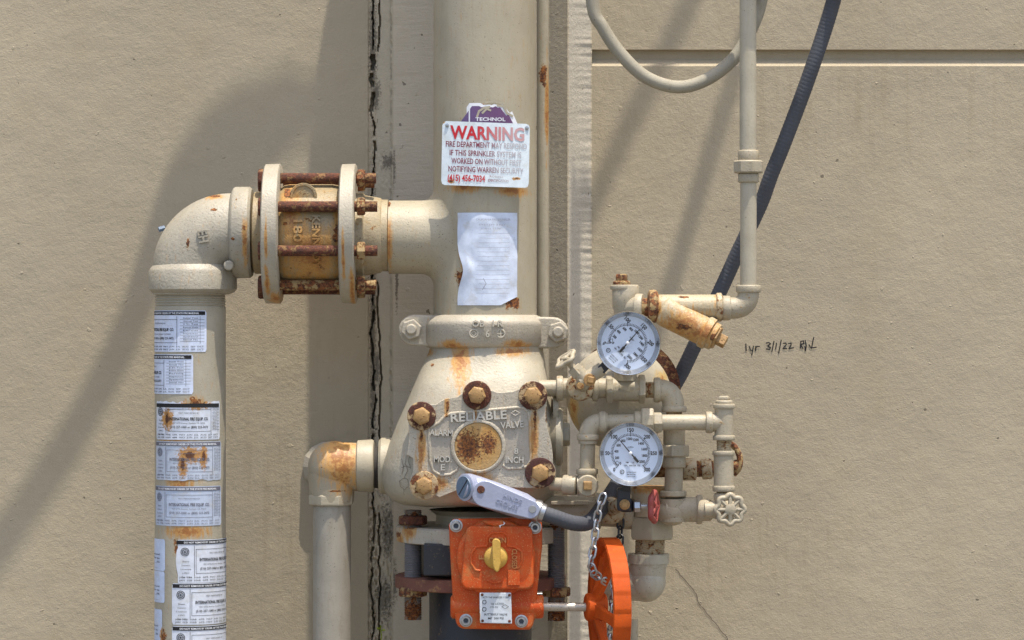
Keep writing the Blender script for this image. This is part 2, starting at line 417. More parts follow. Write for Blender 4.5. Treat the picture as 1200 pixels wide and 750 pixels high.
# hairline crack low on the right, and the pencilled note
mb = MB(); fw = flat(WD)
ck = [(792, 668), (800, 676), (812, 690), (818, 704), (826, 716), (838, 730), (850, 745), (856, 760)]
ck2 = []
for a, b in zip(ck[:-1], ck[1:]):
    for k in range(4):
        t = k/4; ck2.append((a[0]+(b[0]-a[0])*t+random.uniform(-1, 1), a[1]+(b[1]-a[1])*t+random.uniform(-1, 1)))
mb.stroke(ck2, .9, fw, .5); mb.build('hairline_crack', paint('crack_line', (.14, .11, .08), specks=0), wall)  # crack drawn as thin dark strokes on the wall face
mb = MB()
hand = [[(874, 403), (874.5, 411)], [(878, 406), (880, 411), (882, 411)], [(883, 405.5), (881, 416)], [(885.5, 411), (885.5, 406)], [(885.5, 408), (887, 406), (890, 406)],
 [(898, 402), (901, 401.5), (903, 403), (899.5, 405.5), (903, 407.5), (901.5, 409.5), (898, 409)], [(907, 400), (904.5, 412)], [(910, 402), (909, 409)], [(915.5, 398.5), (912.5, 414)],
 [(918, 402.5), (921, 402), (921.5, 404), (917.5, 408.5), (922, 408.5)], [(924, 402.5), (927, 402), (927, 404.5), (924.5, 408.5), (930, 407.5)],
 [(938, 408), (938.5, 400), (941.5, 399.5), (942, 402.5), (938.5, 404), (941, 408.5)], [(943.5, 399), (945, 405), (944, 411), (943, 406)], [(948, 404), (950, 407.5), (956.5, 407)], [(953.5, 395.5), (951, 408)]]
for h in hand: mb.stroke(h, 1.25, fw, .6)
mb.build('handwritten_note', M['ink'], wall)

# ground below the frame, reaching away in front
n = NT('concrete_paving'); c = n.mix(n.step(n.noise(3, 6, .65), .3, .7), (.11, .10, .085), (.16, .15, .125)); M['ground'] = n.out(c, .9, n.bump(n.noise(120, 4), .002, .6))
g = MB(); g.add([Vector((-60, -80, 0)), Vector((60, -80, 0)), Vector((60, (WD+20)*S, 0)), Vector((-60, (WD+20)*S, 0))], [(0, 1, 2, 3)])
tag(g.build('ground', M['ground']), 'plain concrete paving at the foot of the wall', None, kind='structure')

# ---------------------------------------------------------------- fittings
def rp(pts, rad, n=8):
    """polyline in (px,py,d) with rounded corners -> world points"""
    W = [P(*p) for p in pts]; out = [W[0]]
    for i in range(1, len(W)-1):
        a = (W[i-1]-W[i]); b = (W[i+1]-W[i]); r = min(rad*S, a.length*.98, b.length*.98)
        p0 = W[i]+a.normalized()*r; p1 = W[i]+b.normalized()*r
        for k in range(n+1):
            t = k/n; q = p0.lerp(W[i], t).lerp(W[i].lerp(p1, t), t)
            # pull the quadratic towards a circle
            out.append(q)
    out.append(W[-1]); return out
def spline(pts, n=10):
    W = [P(*p) for p in pts]; W = [W[0]*2-W[1]]+W+[W[-1]*2-W[-2]]; out = []
    for i in range(1, len(W)-2):
        p0, p1, p2, p3 = W[i-1:i+3]
        for k in range(n):
            t = k/n
            out.append(.5*((2*p1)+(p2-p0)*t+(2*p0-5*p1+4*p2-p3)*t*t+(3*p1-p0-3*p2+p3)*t**3))
    out.append(W[-2]); return out
def run(mb, a, b, r): return mb.cyl(P(*a), P(*b), r)
def threaded(mb, a, b, r):
    p, q = P(*a), P(*b); L = (q-p).length/S; pr = []; k = 0
    while k*1.0 < L: pr.append((k*1.0, r if k % 2 else r-.9)); k += 1
    return mb.lathe(pr, p, q-p, 28)
def collar(mb, a, b, r, rb=1.5):
    """short rounded band between two points"""
    p, q = P(*a), P(*b); L = (q-p).length/S; e = min(rb, L*.3)
    return mb.lathe([(0, r-e), (e*.3, r-e*.3), (e, r), (L-e, r), (L-e*.3, r-e*.3), (L, r-e)], p, q-p, 30)
def hexa(mb, a, b, r, rot=0.0, seg=6):
    p, q = P(*a), P(*b); L = (q-p).length/S; e = min(1.4, L*.25)
    return mb.lathe([(0, r-e), (e, r), (L-e, r), (L, r-e)], p, q-p, seg, rot)

# ---- riser with welded tee outlet
t = T('riser_pipe', 'thick beige vertical riser pipe behind the red-lettered warning sign', 'pipe', P(568, 372))
mb = MB(); mb.lathe([(-372+0, 60), (900, 60)], P(568, 0, 0), Z, 72)
M['riserm'] = paint('riser_paint', CREAM, specks=.3, var=.07, bump=.35, blobs=[(543, 326, 12, 22), (601, 356, 14, 13), (566, 127, 4, 3)], stains=[(545, 222, 30, 10), (600, 226, 30, 9), (545, 300, 9, 40)])
mb.build('pipe', M['riserm'], t)
mb = MB(); mb.lathe([(0, 41), (1, 43), (38, 43)], P(455, 278), X, 72, cap=False)
def saddle(a_, q):
    ph = 2*PI*a_; cz, sy = math.cos(ph), math.sin(ph)
    p0 = Vector((492, 43*sy, 43*cz)); dd = 43*sy; p1 = Vector((568-math.sqrt(3600-dd*dd), dd, 43*cz))
    al = 60/60.0*sy; p2 = Vector((568-59.8*math.cos(al), 59.8*math.sin(al), 60*cz))
    r = p0.lerp(p1, q).lerp(p1.lerp(p2, q), q); return P(r.x, 278, 0)+Vector((0, r.y*S, r.z*S))
mb.grid(saddle, 72, 12)
mb.build('side_outlet', paint('outlet_paint', CREAM, specks=.9, bump=.6, stains=[(458, 285, 6, 45)], blobs=[(457, 240, 3, 5)]), t)
mb = MB(); mb.lathe([(0, 60.6), (1.5, 61.4), (3.5, 60.4)], P(568, 373.5), Z, 64); mb.build('seam', M['rubber'], t)

t = T('conduit_pipe', 'thin beige vertical conduit directly right of the thick riser, rust spot near its top', 'pipe', P(637, 620, 96), )
mb = MB(); mb.lathe([(-250, 7.3), (1100, 7.3)], P(636, 380, 96), Z, 24)
mb.build('pipe', paint('thin_conduit_paint', CREAM, blobs=[(637, 88, 7, 20, 96)], stains=[(641, 130, 5, 80, 96)], specks=.4), t)
for y in (-180, 700):
    mb = MB(); mb.box(P(636, y, 120), 34, 44, 14); mb.build('strap', M['steel'], t, bev=1.5)

# ---- warning sign, purple sticker, paper notice
cm = cylmap(568, 60)
def pcm(x, y, w=0): return cylmap(568, 60)(math.asin(max(-1, min(1, (x-568)/60)))*60, y, w)
def smap(u, v, w):                                        # the sign: a slightly bowed, slightly turned plate
    b = ((u-570)/52)**2*7; return P(u, v+(u-570)*.035, -66+b-w)
t = T('warning_sign', 'white warning sign with faded red lettering, wired to the thick riser pipe', 'sign', P(570, 219, -66))
def sp(u, v):
    x = 518.5+u*102.5; y = 143+v*76
    if v > .5: x += (u-.5)*2*1.0
    return smap(x-(v*1.5 if u < .5 else 0), y, 0)
mb = MB(); fr = []
N = 24
top = [(518.5+102.5*i/N, 143) for i in range(N+1)]
V = []; Fc = []
for (dw) in (0, 1.2):
    for j in range(15):
        for i in range(N+1):
            u, v = i/N, j/14
            x = 518.5+102.5*u; y = 143.5+75*v
            cr = 3.5                                  # rounded corners
            dx = min(u, 1-u)*102.5; dy = min(v, 1-v)*75
            if dx < .1 and dy < .1: x += (1.2 if u < .5 else -1.2); y += (1.2 if v < .5 else -1.2)
            V.append(smap(x-v*1.5, y, dw))
n1 = (N+1)*15
for k in range(2):
    for j in range(14):
        for i in range(N):
            a = k*n1+j*(N+1)+i; Fc.append((a, a+1, a+N+2, a+N+1))
bd = [i for i in range(N+1)]+[j*(N+1)+N for j in range(1, 15)]+[14*(N+1)+i for i in range(N-1, -1, -1)]+[j*(N+1) for j in range(13, 0, -1)]
for a, b in zip(bd, bd[1:]+bd[:1]): Fc.append((a, b, b+n1, a+n1))
mb.add(V, Fc); mb.build('plate', M['signwhite'], t)
mb = MB(); text(mb, 'WARNING', 571, 156, 87, 15, smap, bold=.03, w0=1.7); mb.build('heading', M['redfade'], t, smooth=False)
mb = MB()
for sx, cx, cy, wd in (('FIRE DEPARTMENT MAY RESPOND', 570, 170, 95), ('IF THIS SPRINKLER SYSTEM IS', 569, 180, 84), ('WORKED ON WITHOUT FIRST', 570, 189.5, 82), ('NOTIFYING WARREN SECURITY', 569.5, 199, 88)):
    text(mb, sx, cx, cy, wd, 6.4, smap, bold=.012, w0=1.7)
mb.build('lettering', M['maroonfade'], t, smooth=False)
mb = MB(); text(mb, '(415) 456-7034', 546.5, 209.5, 44, 7.2, smap, bold=.028, w0=1.7); mb.build('phone_number', M['redfade'], t, smooth=False)
mb = MB(); text(mb, 'ROSSELL', 582, 206.5, 16, 2.2, smap, w0=1.7); text(mb, 'IDENTIFICATION', 584, 211, 24, 2.6, smap, bold=.03, w0=1.7); mb.build('small_print', M['maroonfade'], t, smooth=False)
for x, y in ((524, 148.5), (617.5, 148.5)):
    mb = MB(); p = smap(x, y, 1.3); mb.lathe([(0, 2.4), (1, 2.2), (1.4, .5)], p, F, 14); mb.build('screw', M['steel'], t)
t = T('purple_sticker', 'torn purple octagonal sticker peeking out above the warning sign', 'sticker', P(570, 150, -60))
def oct_(x0, x1, yt, yb, cut, tear):
    pts = [(x0, yb), (x0+cut, yt)]
    n = 12
    for i in range(1, n):
        x = x0+cut+(x1-x0-2*cut)*i/n; pts.append((x, yt+(random.uniform(0, tear) if i > 3 else 0)))
    pts += [(x1-cut, yt+tear*.5), (x1-cut*.55, yt+11), (x1-cut*.4, yt+9), (x1, yb)]; return pts
def sheet(mb, pts, w):
    mb.add([pcm(x, y, w) for x, y in pts], [tuple(range(len(pts)))])
mb = MB(); po = oct_(533, 607, 124.5, 150, 18, 3); 
def fan(mb, pts, w, yb):
    V = []; 
    for x, y in pts: V += [pcm(x, y, w), pcm(x, yb, w)]
    mb.add(V, [(2*i, 2*i+2, 2*i+3, 2*i+1) for i in range(len(pts)-1)])
fan(mb, po, .5, 152); mb.build('border', M['white'], t, smooth=False)
mb = MB(); fan(mb, oct_(538, 602, 128, 150, 16, 2.5), .8, 152); mb.build('printed_face', M['purple'], t, smooth=False)
mb = MB(); text(mb, 'TECHNOL', 575, 143.2, 34, 4.0, lambda u, v, w: pcm(u, v, w), bold=.02, w0=1.1); mb.build('lettering', M['white'], t, smooth=False)
mb = MB()
for q in ([(560, 140), (562, 134), (568, 130), (574, 129)], [(566, 136), (571, 131), (575, 133)], [(583, 127), (590, 128), (594, 136), (600, 139)], [(570, 124), (580, 123), (590, 125)]):
    mb.stroke(q, 2.4, lambda u, v, w: pcm(u, v, w), 1.1)
mb.build('torn_backing', M['cream_light'], t, smooth=False)

t = T('paper_notice', 'sun-bleached white paper inspection sheet pasted on the thick riser pipe below the warning sign', 'notice', P(571, 358, -62))
def nm(u, v):
    x0 = 537.5; x1 = 605.5
    if v > .35: x0 += 7*math.exp(-((v-.62)/.16)**2)
    x = x0+(x1-x0)*u; y = 251+107*v
    if u > .72 and v > .88: y -= (u-.72)*(v-.88)*8.3*36
    return pcm(x, y, .9+.9*mnoise.noise(Vector((u*5, v*7, 2)))+(2.2*math.exp(-((v-.6)/.18)**2) if u < .15 else 0))
mb = MB(); mb.grid(nm, 22, 36); mb.build('sheet', sticker_mat('bleached_paper', (.60, .66, .78)), t, ang=80)
mb = MB(); pm = lambda u, v, w: pcm(u, v, w); M['paleink'] = paint('pale_ink', (.28, .29, .34), specks=0, bump=0, dirt=0)
text(mb, 'CALIFORNIA FIRE SPRINKLER', 578, 259, 38, 2.4, pm, w0=2.6); text(mb, 'SYSTEM TEST', 577, 265, 30, 1.8, pm, w0=2.6); text(mb, '2/18/15  12:00', 575, 269.5, 22, 1.8, pm, w0=2.6)
for k in range(14):
    y = 275+5.3*k; mb.stroke([(558+random.uniform(0, 5), y), (574, y+.4), (596, y)], .3, pm, 2.6)
mb.stroke([(567, 327), (570, 333), (566, 340)], .6, pm, 2.6)
mb.build('print', M['paleink'], t, smooth=False)

# ---- grooved coupling
t = T('pipe_coupling', 'beige cast clamp coupling joining riser to alarm valve, with a hex nut on each ear', 'coupling', P(567, 408))
mb = MB(); mb.lathe([(0, 62), (1, 68), (7, 72), (30, 72), (37, 66), (39, 61)], P(567, 408, 0), Z, 64)
M['cast'] = paint('cast_cream', (.37, .328, .255), specks=.5, bump=1.0, stains=[(530, 404, 22, 9, -70), (606, 404, 22, 9, -70)])
ear = arc((485, 387), 18.5, 90, 270, 10)+[(530, 370), (606, 371)]+arc((648, 390), 18.5, -90, 90, 10)+[(600, 408), (530, 407)]
mb.prism(ear, 6, -26)
mb.build('housing', M['cast'], t, bev=3.0, seg=3)
for x, y in ((482, 386), (654, 389)):
    mb = MB(); hexa(mb, (x, y, -26), (x, y, -38), 12.5, .3); mb.lathe([(0, 6.5), (5, 6.5), (7, 5)], P(x, y, -37), F, 20); mb.build('bolt', M['cast'], t, bev=.8)
mb = MB(); M['cwp'] = paint('coupling_letter_paint', (.44, .40, .32), specks=.3, bump=.15)
cmp_ = lambda u, v, w: P(u, v, 0)+Vector((0, -1, 0))*(math.sqrt(max(1, 72**2-(u-567)**2))+w)*S
text(mb, 'OB   I-R', 572, 379, 36, 7, cmp_, depth=2.8, bold=.03, w0=-.5); mb.build('cast_code', M['cwp'], t)
mb = MB(); text(mb, '6', 572, 390.5, 5, 8, cmp_, depth=2.8, bold=.03, w0=-.5)
for x in (556, 587): mb.torus(cmp_(x, 390.5, .3), F, 4.6, .9, 20, 6)
mb.stroke([(583, 390.5), (591, 390.5)], 1.2, cmp_, .8); mb.stroke([(587, 386.5), (587, 394.5)], 1.2, cmp_, .8); mb.stroke([(553, 390.5), (556, 387.5), (559, 390.5), (556, 393.5), (553, 390.5)], 1, cmp_, .8)
mb.build('cast_lettering', M['cwp'], t)

# ---- alarm valve
t = T('alarm_valve', 'big cream cast-iron alarm check valve with rusty bolted cover plate, under the riser pipe', 'valve', P(563, 634))
R_ = [(406, 504, 636, 66), (414, 502, 637, 68), (426, 496, 639, 73), (440, 490, 641, 82), (456, 483, 645, 92), (475, 475, 650, 99), (495, 466, 654, 103), (520, 456, 657, 105), (545, 448, 658, 105), (562, 447, 657, 105), (576, 451, 652, 102), (586, 459, 645, 96), (592, 474, 632, 86), (594, 500, 612, 60)]
def loft(mb, rows_, seg=72, back=.85):
    V = []; 
    for y, xl, xr, f in rows_:
        cx, hw = (xl+xr)/2, (xr-xl)/2
        ex = 1.0 if y < 415 else min(1, .55+.45*max(0, (440-y)/30)) if y < 440 else .55
        for i in range(seg):
            a = 2*PI*i/seg; ca, sa = math.cos(a), math.sin(a)
            x = cx+hw*math.copysign(abs(ca)**ex, ca); dd = f*math.copysign(abs(sa)**ex, sa)*(1 if sa < 0 else back)
            V.append(P(x, y, dd))
    Fc = []
    for j in range(len(rows_)-1):
        for i in range(seg):
            k = (i+1) % seg; Fc.append((j*seg+i, j*seg+k, (j+1)*seg+k, (j+1)*seg+i))
    Fc.append(tuple(range(seg))); Fc.append(tuple((len(rows_)-1)*seg+i for i in range(seg)))
    mb.add(V, Fc)
mb = MB(); loft(mb, R_)
vm = paint('valve_body_paint', (.365, .325, .245), specks=.35, bump=.9, bscale=160, rust=.05, stains=[(540, 420, 18, 60, -80), (600, 412, 30, 9, -70), (500, 413, 12, 8)], blobs=[(508, 427, 3, 3), (643, 540, 5, 30)], dirt=.2)
mb.build('body', vm, t, ang=60)
# cover plate outline: bolt lobes joined by straight runs
B5 = [(494, 487.5, 16.5), (559, 463, 16.5), (624.5, 463.5, 16.5), (633, 554, 17.5), (497, 569, 16.5)]
def hull_lobes():
    o = []
    o += [(479, 520), (479, 497)]+arc((494, 488), 17, 170, 300, 8)
    o += [(510, 474), (521, 467.5), (536, 465), (543, 460)]+arc((559, 463), 17, 195, 340, 8)
    o += [(585, 460), (600, 459)]+arc((624.5, 463), 17, 205, 372, 9)
    o += [(640, 481), (641, 500), (646, 518), (648, 534)]+arc((633, 554), 18.5, -38, 100, 8)
    o += [(616, 572), (590, 571), (560, 571), (535, 575), (515, 583)]+arc((497, 569), 18, 40, 190, 9)
    o += [(484, 552), (484, 537), (477, 533)]
    return o
CV = paint('cover_plate_paint', (.42, .37, .285), specks=.9, bump=1.2, bscale=200, rust=.03, dirt=.35,
    stains=[(494, 528, 9, 46, -110), (626, 512, 9, 50, -110), (557, 486, 4, 14, -110), (523, 476, 5, 26, -110), (560, 560, 26, 12, -110), (515, 566, 22, 12, -110), (633, 575, 18, 8, -110)],
    blobs=[(524, 478, 3, 14, -110), (560, 565, 18, 3, -110), (494, 512, 3, 18, -110), (627, 492, 3, 22, -110), (641, 486, 3, 14, -110)])
M['castword'] = paint('cast_word_paint', (.46, .43, .37), specks=.3, bump=.15, dirt=.2)
mb = MB(); mb.prism(hull_lobes(), -92, -112)
cover = mb.build('cover_plate', CV, t, bev=2.2, seg=3)
# raised rim of the recessed field, as a raised bead, plus the recess floor tint sheet
field = [(521, 488), (529, 484.5), (607, 477.5), (614, 478), (619, 483), (621, 495), (622, 538), (619, 546), (611, 548.5), (595, 549), (589, 545)]
bead_r = field
left_b = [(521, 488), (515, 495), (506, 500), (503, 503), (504, 540), (508, 552), (516, 557), (528, 556), (535, 551), (536, 546)]
mb = MB()
for q in (field, left_b):
    mb.tube([P(x, y, -112) for x, y in q], 1.9, 10)
mb.lathe([(0, 32), (3.5, 31), (4.5, 29), (4.2, 27.5), (2, 26.5), (2, 0)], P(560.5, 523, -111), F, 48, cap=False)
mb.build('cast_rim', CV, t)
mb = MB(); mb.lathe([(0, 26.8), (.8, 26.4), (.9, 0.0)], P(560.5, 523, -113.6), F, 40, cap=False)
mb.build('round_boss', paint('boss_paint', (.42, .26, .10), specks=1, rust=.3, rscale=170, stains=[(553, 525, 26, 32, -110), (572, 515, 20, 30, -110)], blobs=[(549, 524, 26, 32, -110), (572, 520, 16, 20, -110)], bump=1), t)
fm = [(521, 489), (529, 486), (559, 483)]+[(607, 479), (613, 479.5), (617.5, 484), (619.5, 495), (620.5, 538), (618, 545), (611, 547), (596, 547), (590, 543)]
mb = MB(); mb.prism(field+[(588, 535), (560, 556), (536, 546)]+left_b[:0:-1], -111, -112.5)
mb.build('recessed_field', paint('field_paint', (.35, .31, .25), specks=.9, bump=.7, stains=[(557, 486, 4, 12, -110)], dirt=.2), t)
ff = flat(-112.5)
for a_ in (('RELIABLE', 561, 487.5, 66, 10, 3.5), ('ALARM', 517, 507, 27, 7, -3), ('VALVE', 600, 497.5, 27, 7.5, 4), ('MOD.', 519, 538, 21, 7, 0), ('E', 519, 547.5, 5, 7, 0), ('8', 605, 528.5, 5, 6.5, 0), ('INCH', 603, 538.8, 21, 7, 0), ('A', 613, 545.5, 4, 4, 0)):
    mb = MB(); text(mb, a_[0], a_[1], a_[2], a_[3], a_[4], ff, depth=2.8, rot=a_[5], bold=.02, w0=-.2); mb.build('cast_word', M['castword'], t)
mb = MB(); mb.tube([P(x, y, -113.5) for x, y in ((599, 484), (604, 481), (609, 484), (604, 487))], .7, 6, closed=True); mb.build('cast_emblem', M['castword'], t)
WM = [paint('washer_rust_%d' % i, (.40, .30, .18), rust=q, rscale=r_, dark=dk, specks=0, bump=1) for i, (q, r_, dk) in enumerate(((.92, 40, (.08, .022, .012)), (.98, 55, (.11, .03, .012)), (.90, 36, (.09, .025, .012)), (.86, 34, (.06, .018, .014)), (.66, 40, (.16, .05, .015))))]
for x, y, r in B5:
    mb = MB(); mb.lathe([(0, r-.5), (1.5, r), (3, r-.6), (3.6, r-3)], P(x, y, -112), F, 32)
    b = mb.build('washer', WM[(x, y)] if False else WM.pop(0), t)
    mb = MB(); mb.lathe([(0, 10.5), (9, 10.4), (10.5, 9.2), (11.5, 6)], P(x, y, -115.5), F, 6, random.uniform(0, 1)); b = mb.build('bolt_head', M['boltcap'], t, bev=1.0)
# side port on the left, blank flange with hex plug on the right, neck and bottom flange
mb = MB(); mb.lathe([(0, 30), (3, 33), (14, 33), (26, 36), (40, 40)], P(444, 546, -6), X, 40); mb.build('side_port', M['cream'], t)
mb = MB(); mb.lathe([(0, 22), (12, 30), (15, 33), (21, 33), (23, 31)], P(636, 512, -55), X, 40); mb.lathe([(0, 24), (6, 24)], P(648, 480, -55), X, 30); mb.build('blank_flange', M['cream_light'], t)
mb = MB(); hexa(mb, (656, 509, -60), (668, 509, -60), 14, .5); mb.build('hex_plug', M['cream_light'], t, bev=1)
mb = MB(); mb.lathe([(0, 56), (4, 52), (14, 52), (20, 60)], P(563, 617), Z, 48); mb.build('neck', M['cream'], t)
mb = MB(); mb.lathe([(0, 96), (1, 99), (17, 99), (19, 97)], P(563, 634), Z, 72); mb.build('bottom_flange', paint('bottom_flange_paint', (.40, .35, .27), specks=.9, rust=.2, stains=[(480, 622, 16, 14, -30), (470, 630, 8, 12)], blobs=[(467, 626, 5, 6, -20), (482, 617, 10, 2, -20)]), t)
# peeling paint cracks drawn as thin ridges
def vf(u, v, w):
    q = min(.999, abs(u-553)/105)**(1/.55); return P(u, v, -105*math.sqrt(1-q*q)**.55-w-.6)
mb = MB()
for q in ([(470, 537), (473, 548), (471, 556)], [(476, 533), (475, 543), (478, 552), (474, 560)], [(480, 530), (479, 541), (481, 549)], [(471, 548), (476, 546), (480, 548)], [(468, 564), (473, 560), (478, 562), (479, 570), (474, 574), (469, 570), (468, 564)], [(473, 574), (474, 580)]):
    pts = []
    for a_, b_ in zip(q[:-1], q[1:]):
        for k in range(4): pts.append((a_[0]+(b_[0]-a_[0])*k/4+random.uniform(-.5, .5), a_[1]+(b_[1]-a_[1])*k/4+random.uniform(-.5, .5)))
    mb.stroke(pts+[q[-1]], .5, vf, .2)
mb.build('paint_cracks', paint('crack_dark', (.13, .10, .07), specks=0, bump=0, dirt=0), t, smooth=False)

# ---- butterfly valve with gear box and handwheel
t = T('butterfly_valve', 'black butterfly valve with dusty orange gear operator and orange handwheel, bolted under the alarm valve', 'valve', P(581, 740, -20))
mb = MB(); mb.lathe([(0, 70), (38, 70)], P(563, 673), Z, 48); mb.box(P(563, 654, -60), 130, 60, 37); mb.build('body', M['black'], t, bev=2)
bx = [(531, 608), (630, 606), (635, 613), (635.5, 640), (630, 690), (629, 716), (624, 735), (620, 738), (541, 737), (535, 732), (531, 712), (527, 640), (526, 615)]
mb = MB(); mb.prism(bx, -85, -128)
mb.lathe([(0, 13.5), (106, 13.5)], P(528, 711, -116), X, 32)
mb.build('gearbox_housing', M['orange'], t, bev=3.5, seg=3)
mb = MB(); mb.lathe([(0, 45), (8, 44.5), (11, 43)], P(581.5, 653, -128), F, 56)
ol = arc((616, 624), 8, -90, 0, 5)+arc((616, 681), 10, 0, 90, 5)+arc((550, 681), 10, 90, 180, 5)+arc((554, 624), 8, 180, 270, 5)
mb.prism(ol, -128, -144)
mb.prism([(564, 610), (590, 609), (592, 615), (580, 617), (572, 615)], -128, -146)
bxl = mb.build('gearbox_cover', M['orange'], t, bev=3.0, seg=3)
# position dial: a raised cross-shaped frame round the pointer
mb = MB(); fo = flat(-144)
for q in ([(571, 639), (571, 629), (577, 624), (590, 624), (595, 629), (595, 640), (603, 641), (611, 646), (612, 657), (608, 665), (598, 668)], [(571, 640), (558, 641), (553, 648), (552, 660), (557, 668), (563, 669)], [(571, 680), (578, 683), (588, 682)]):
    mb.tube([P(x, y, -144) for x, y in q], 1.7, 8)
mb.prism([(595, 668), (609, 668), (609, 686), (595, 686)], -143, -146); mb.build('dial_frame', M['orange'], t, bev=.4)
mb = MB(); text(mb, 'OPEN', 583, 633, 20, 6, fo, depth=2.2, bold=.01, w0=-.2); text(mb, 'CLOSED', 603, 655, 23, 6, fo, depth=2.2, rot=-90, bold=.01, w0=-.2); text(mb, 'F', 564, 653, 5, 6, fo, depth=2.2, rot=90, bold=.01, w0=-.2); mb.build('cast_lettering', paint('worn_lettering', (.55, .24, .07), specks=.3), t)
mb = MB(); mb.lathe([(0, 13.5), (4, 13.5), (6, 11.5), (8, 8)], P(581, 653, -144), F, 32)
mb.prism([(577, 634), (579, 631), (583, 631), (586.5, 634), (587, 660), (585.5, 668), (582.5, 671), (579, 668), (577, 660)], -146, -166)
mb.build('position_pointer', M['yellow'], t, bev=1.6)
for x, y in ((534.5, 616), (627, 618), (546, 727), (611, 728)):
    mb = MB(); mb.lathe([(0, 7.4), (.8, 7.4), (1, 5.8), (5, 5.8), (6, 5.0), (6, 3), (2.5, 2.8), (2.5, 0)], P(x, y, -128), F, 24, cap=False); b = mb.build('cap_screw', M['steel'], t)
    mb = MB(); mb.lathe([(0, 3), (.3, 3)], P(x, y, -131), F, 6); OFF[b.name] = OFF[b.name]; mb.build('hex_socket', M['socket'], b)
mb = MB(); mb.prism([(562, 694.5), (599, 694.5), (600, 731), (562, 730)], -129, -143); pl_ = mb.build('nameplate', sticker_mat('nameplate_metal', (.60, .63, .66), [(563, 712, 2, 16), (597, 728, 6, 3)]), t, bev=.8)
mb = MB(); mp = flat(-143)
text(mb, 'ACTS THE SANDIZER CORP.', 581, 700, 31, 2.0, mp, w0=.2); text(mb, 'UL LISTED', 583, 707.5, 15, 2.2, mp, w0=.2); text(mb, '175 PSI', 579, 711.5, 9, 2, mp, w0=.2); text(mb, 'BUTTERFLY VALVE', 581, 720, 27, 2.4, mp, w0=.2, bold=.01); text(mb, 'MF  300 PSI', 581, 724.5, 18, 2.4, mp, w0=.2, bold=.01)
for y in (705.5, 714): mb.torus(P(567.5, y, -143.4), F, 2.2, .3, 16, 5)
mb.stroke([(588, 711), (592, 708.5), (596, 711), (592, 713.5), (588, 711)], .4, mp, .3); mb.build('print', M['ink'], pl_, smooth=False)
for x, y in ((565, 697), (597, 697.5), (565.5, 727.5), (597, 728)):
    mb = MB(); mb.lathe([(0, 1.7), (1, 1.2)], P(x, y, -143), F, 10); mb.build('rivet', M['rust'], pl_)
mb = MB(); mb.cyl(P(632, 711, -116), P(690, 711.5, -112), 5.0, seg=20); mb.build('shaft', paint('worn_shaft', (.45, .40, .33), specks=1, rust=.3, metal=.5, rough=.4), t)
mb = MB(); mb.prism([(584, 612), (586, 613), (590, 611), (592, 613), (590.5, 615), (587, 616), (586, 619)], -144.2, -145); mb.build('paint_chip', M['white'], t)
# wheel: axis points right and slightly away
wa = Vector((math.cos(.17), math.sin(.17), 0)); hubp = P(686, 711.5, -113)
wh = bpy.data.objects.new('handwheel', None)
a, u, v = basis(wa)
def wp(tx, r, th): return hubp+(a*tx+(u*math.cos(th)+v*math.sin(th))*r)*S
mb = MB(); mb.lathe([(0, 14), (2, 16), (22, 16), (24, 14)], hubp, wa, 28)
hw = mb.build('handwheel', M['orange_wheel'], t, bev=1)
OFF[hw.name] = OFF[t.name]
sec = [(17, 76), (18, 78), (37, 78), (38, 76), (38, 72), (36, 70), (31, 69), (29, 65), (26, 65), (25, 69), (19, 71)]
mb = MB(); ns = 192; V = []; Fc = []
for i in range(ns):
    th = 2*PI*i/ns; nub = 1.1*(i % 8)/7
    for (tx, r) in sec: V.append(wp(tx, r+(nub if r > 77 else 0), th))
m_ = len(sec)
for i in range(ns):
    for j in range(m_):
        i2, j2 = (i+1) % ns, (j+1) % m_; Fc.append((i*m_+j, i*m_+j2, i2*m_+j2, i2*m_+j))
mb.add(V, Fc); mb.build('rim', M['orange_wheel'], hw, ang=32)
for k in range(5):
    th = PI/2+.55+2*PI*k/5; pts = [wp(9+19*(i/8)**.8, 10+60*i/8, th) for i in range(9)]
    mb = MB()
    V = []; Fc = []
    tdir = (u*-math.sin(th)+v*math.cos(th))
    for i, p in enumerate(pts):
        wd = 9-3*math.sin(PI*i/8)
        for sx, sy in ((-1, -1), (1, -1), (1, 1), (-1, 1)): V.append(p+tdir*sx*wd*S+a*sy*3.2*S)
    for i in range(8):
        for j in range(4): Fc.append((i*4+j, i*4+(j+1) % 4, (i+1)*4+(j+1) % 4, (i+1)*4+j))
    Fc += [(0, 1, 2, 3), (32, 33, 34, 35)]
    mb.add(V, Fc); mb.build('spoke', M['orange_wheel'], hw, bev=1.2)

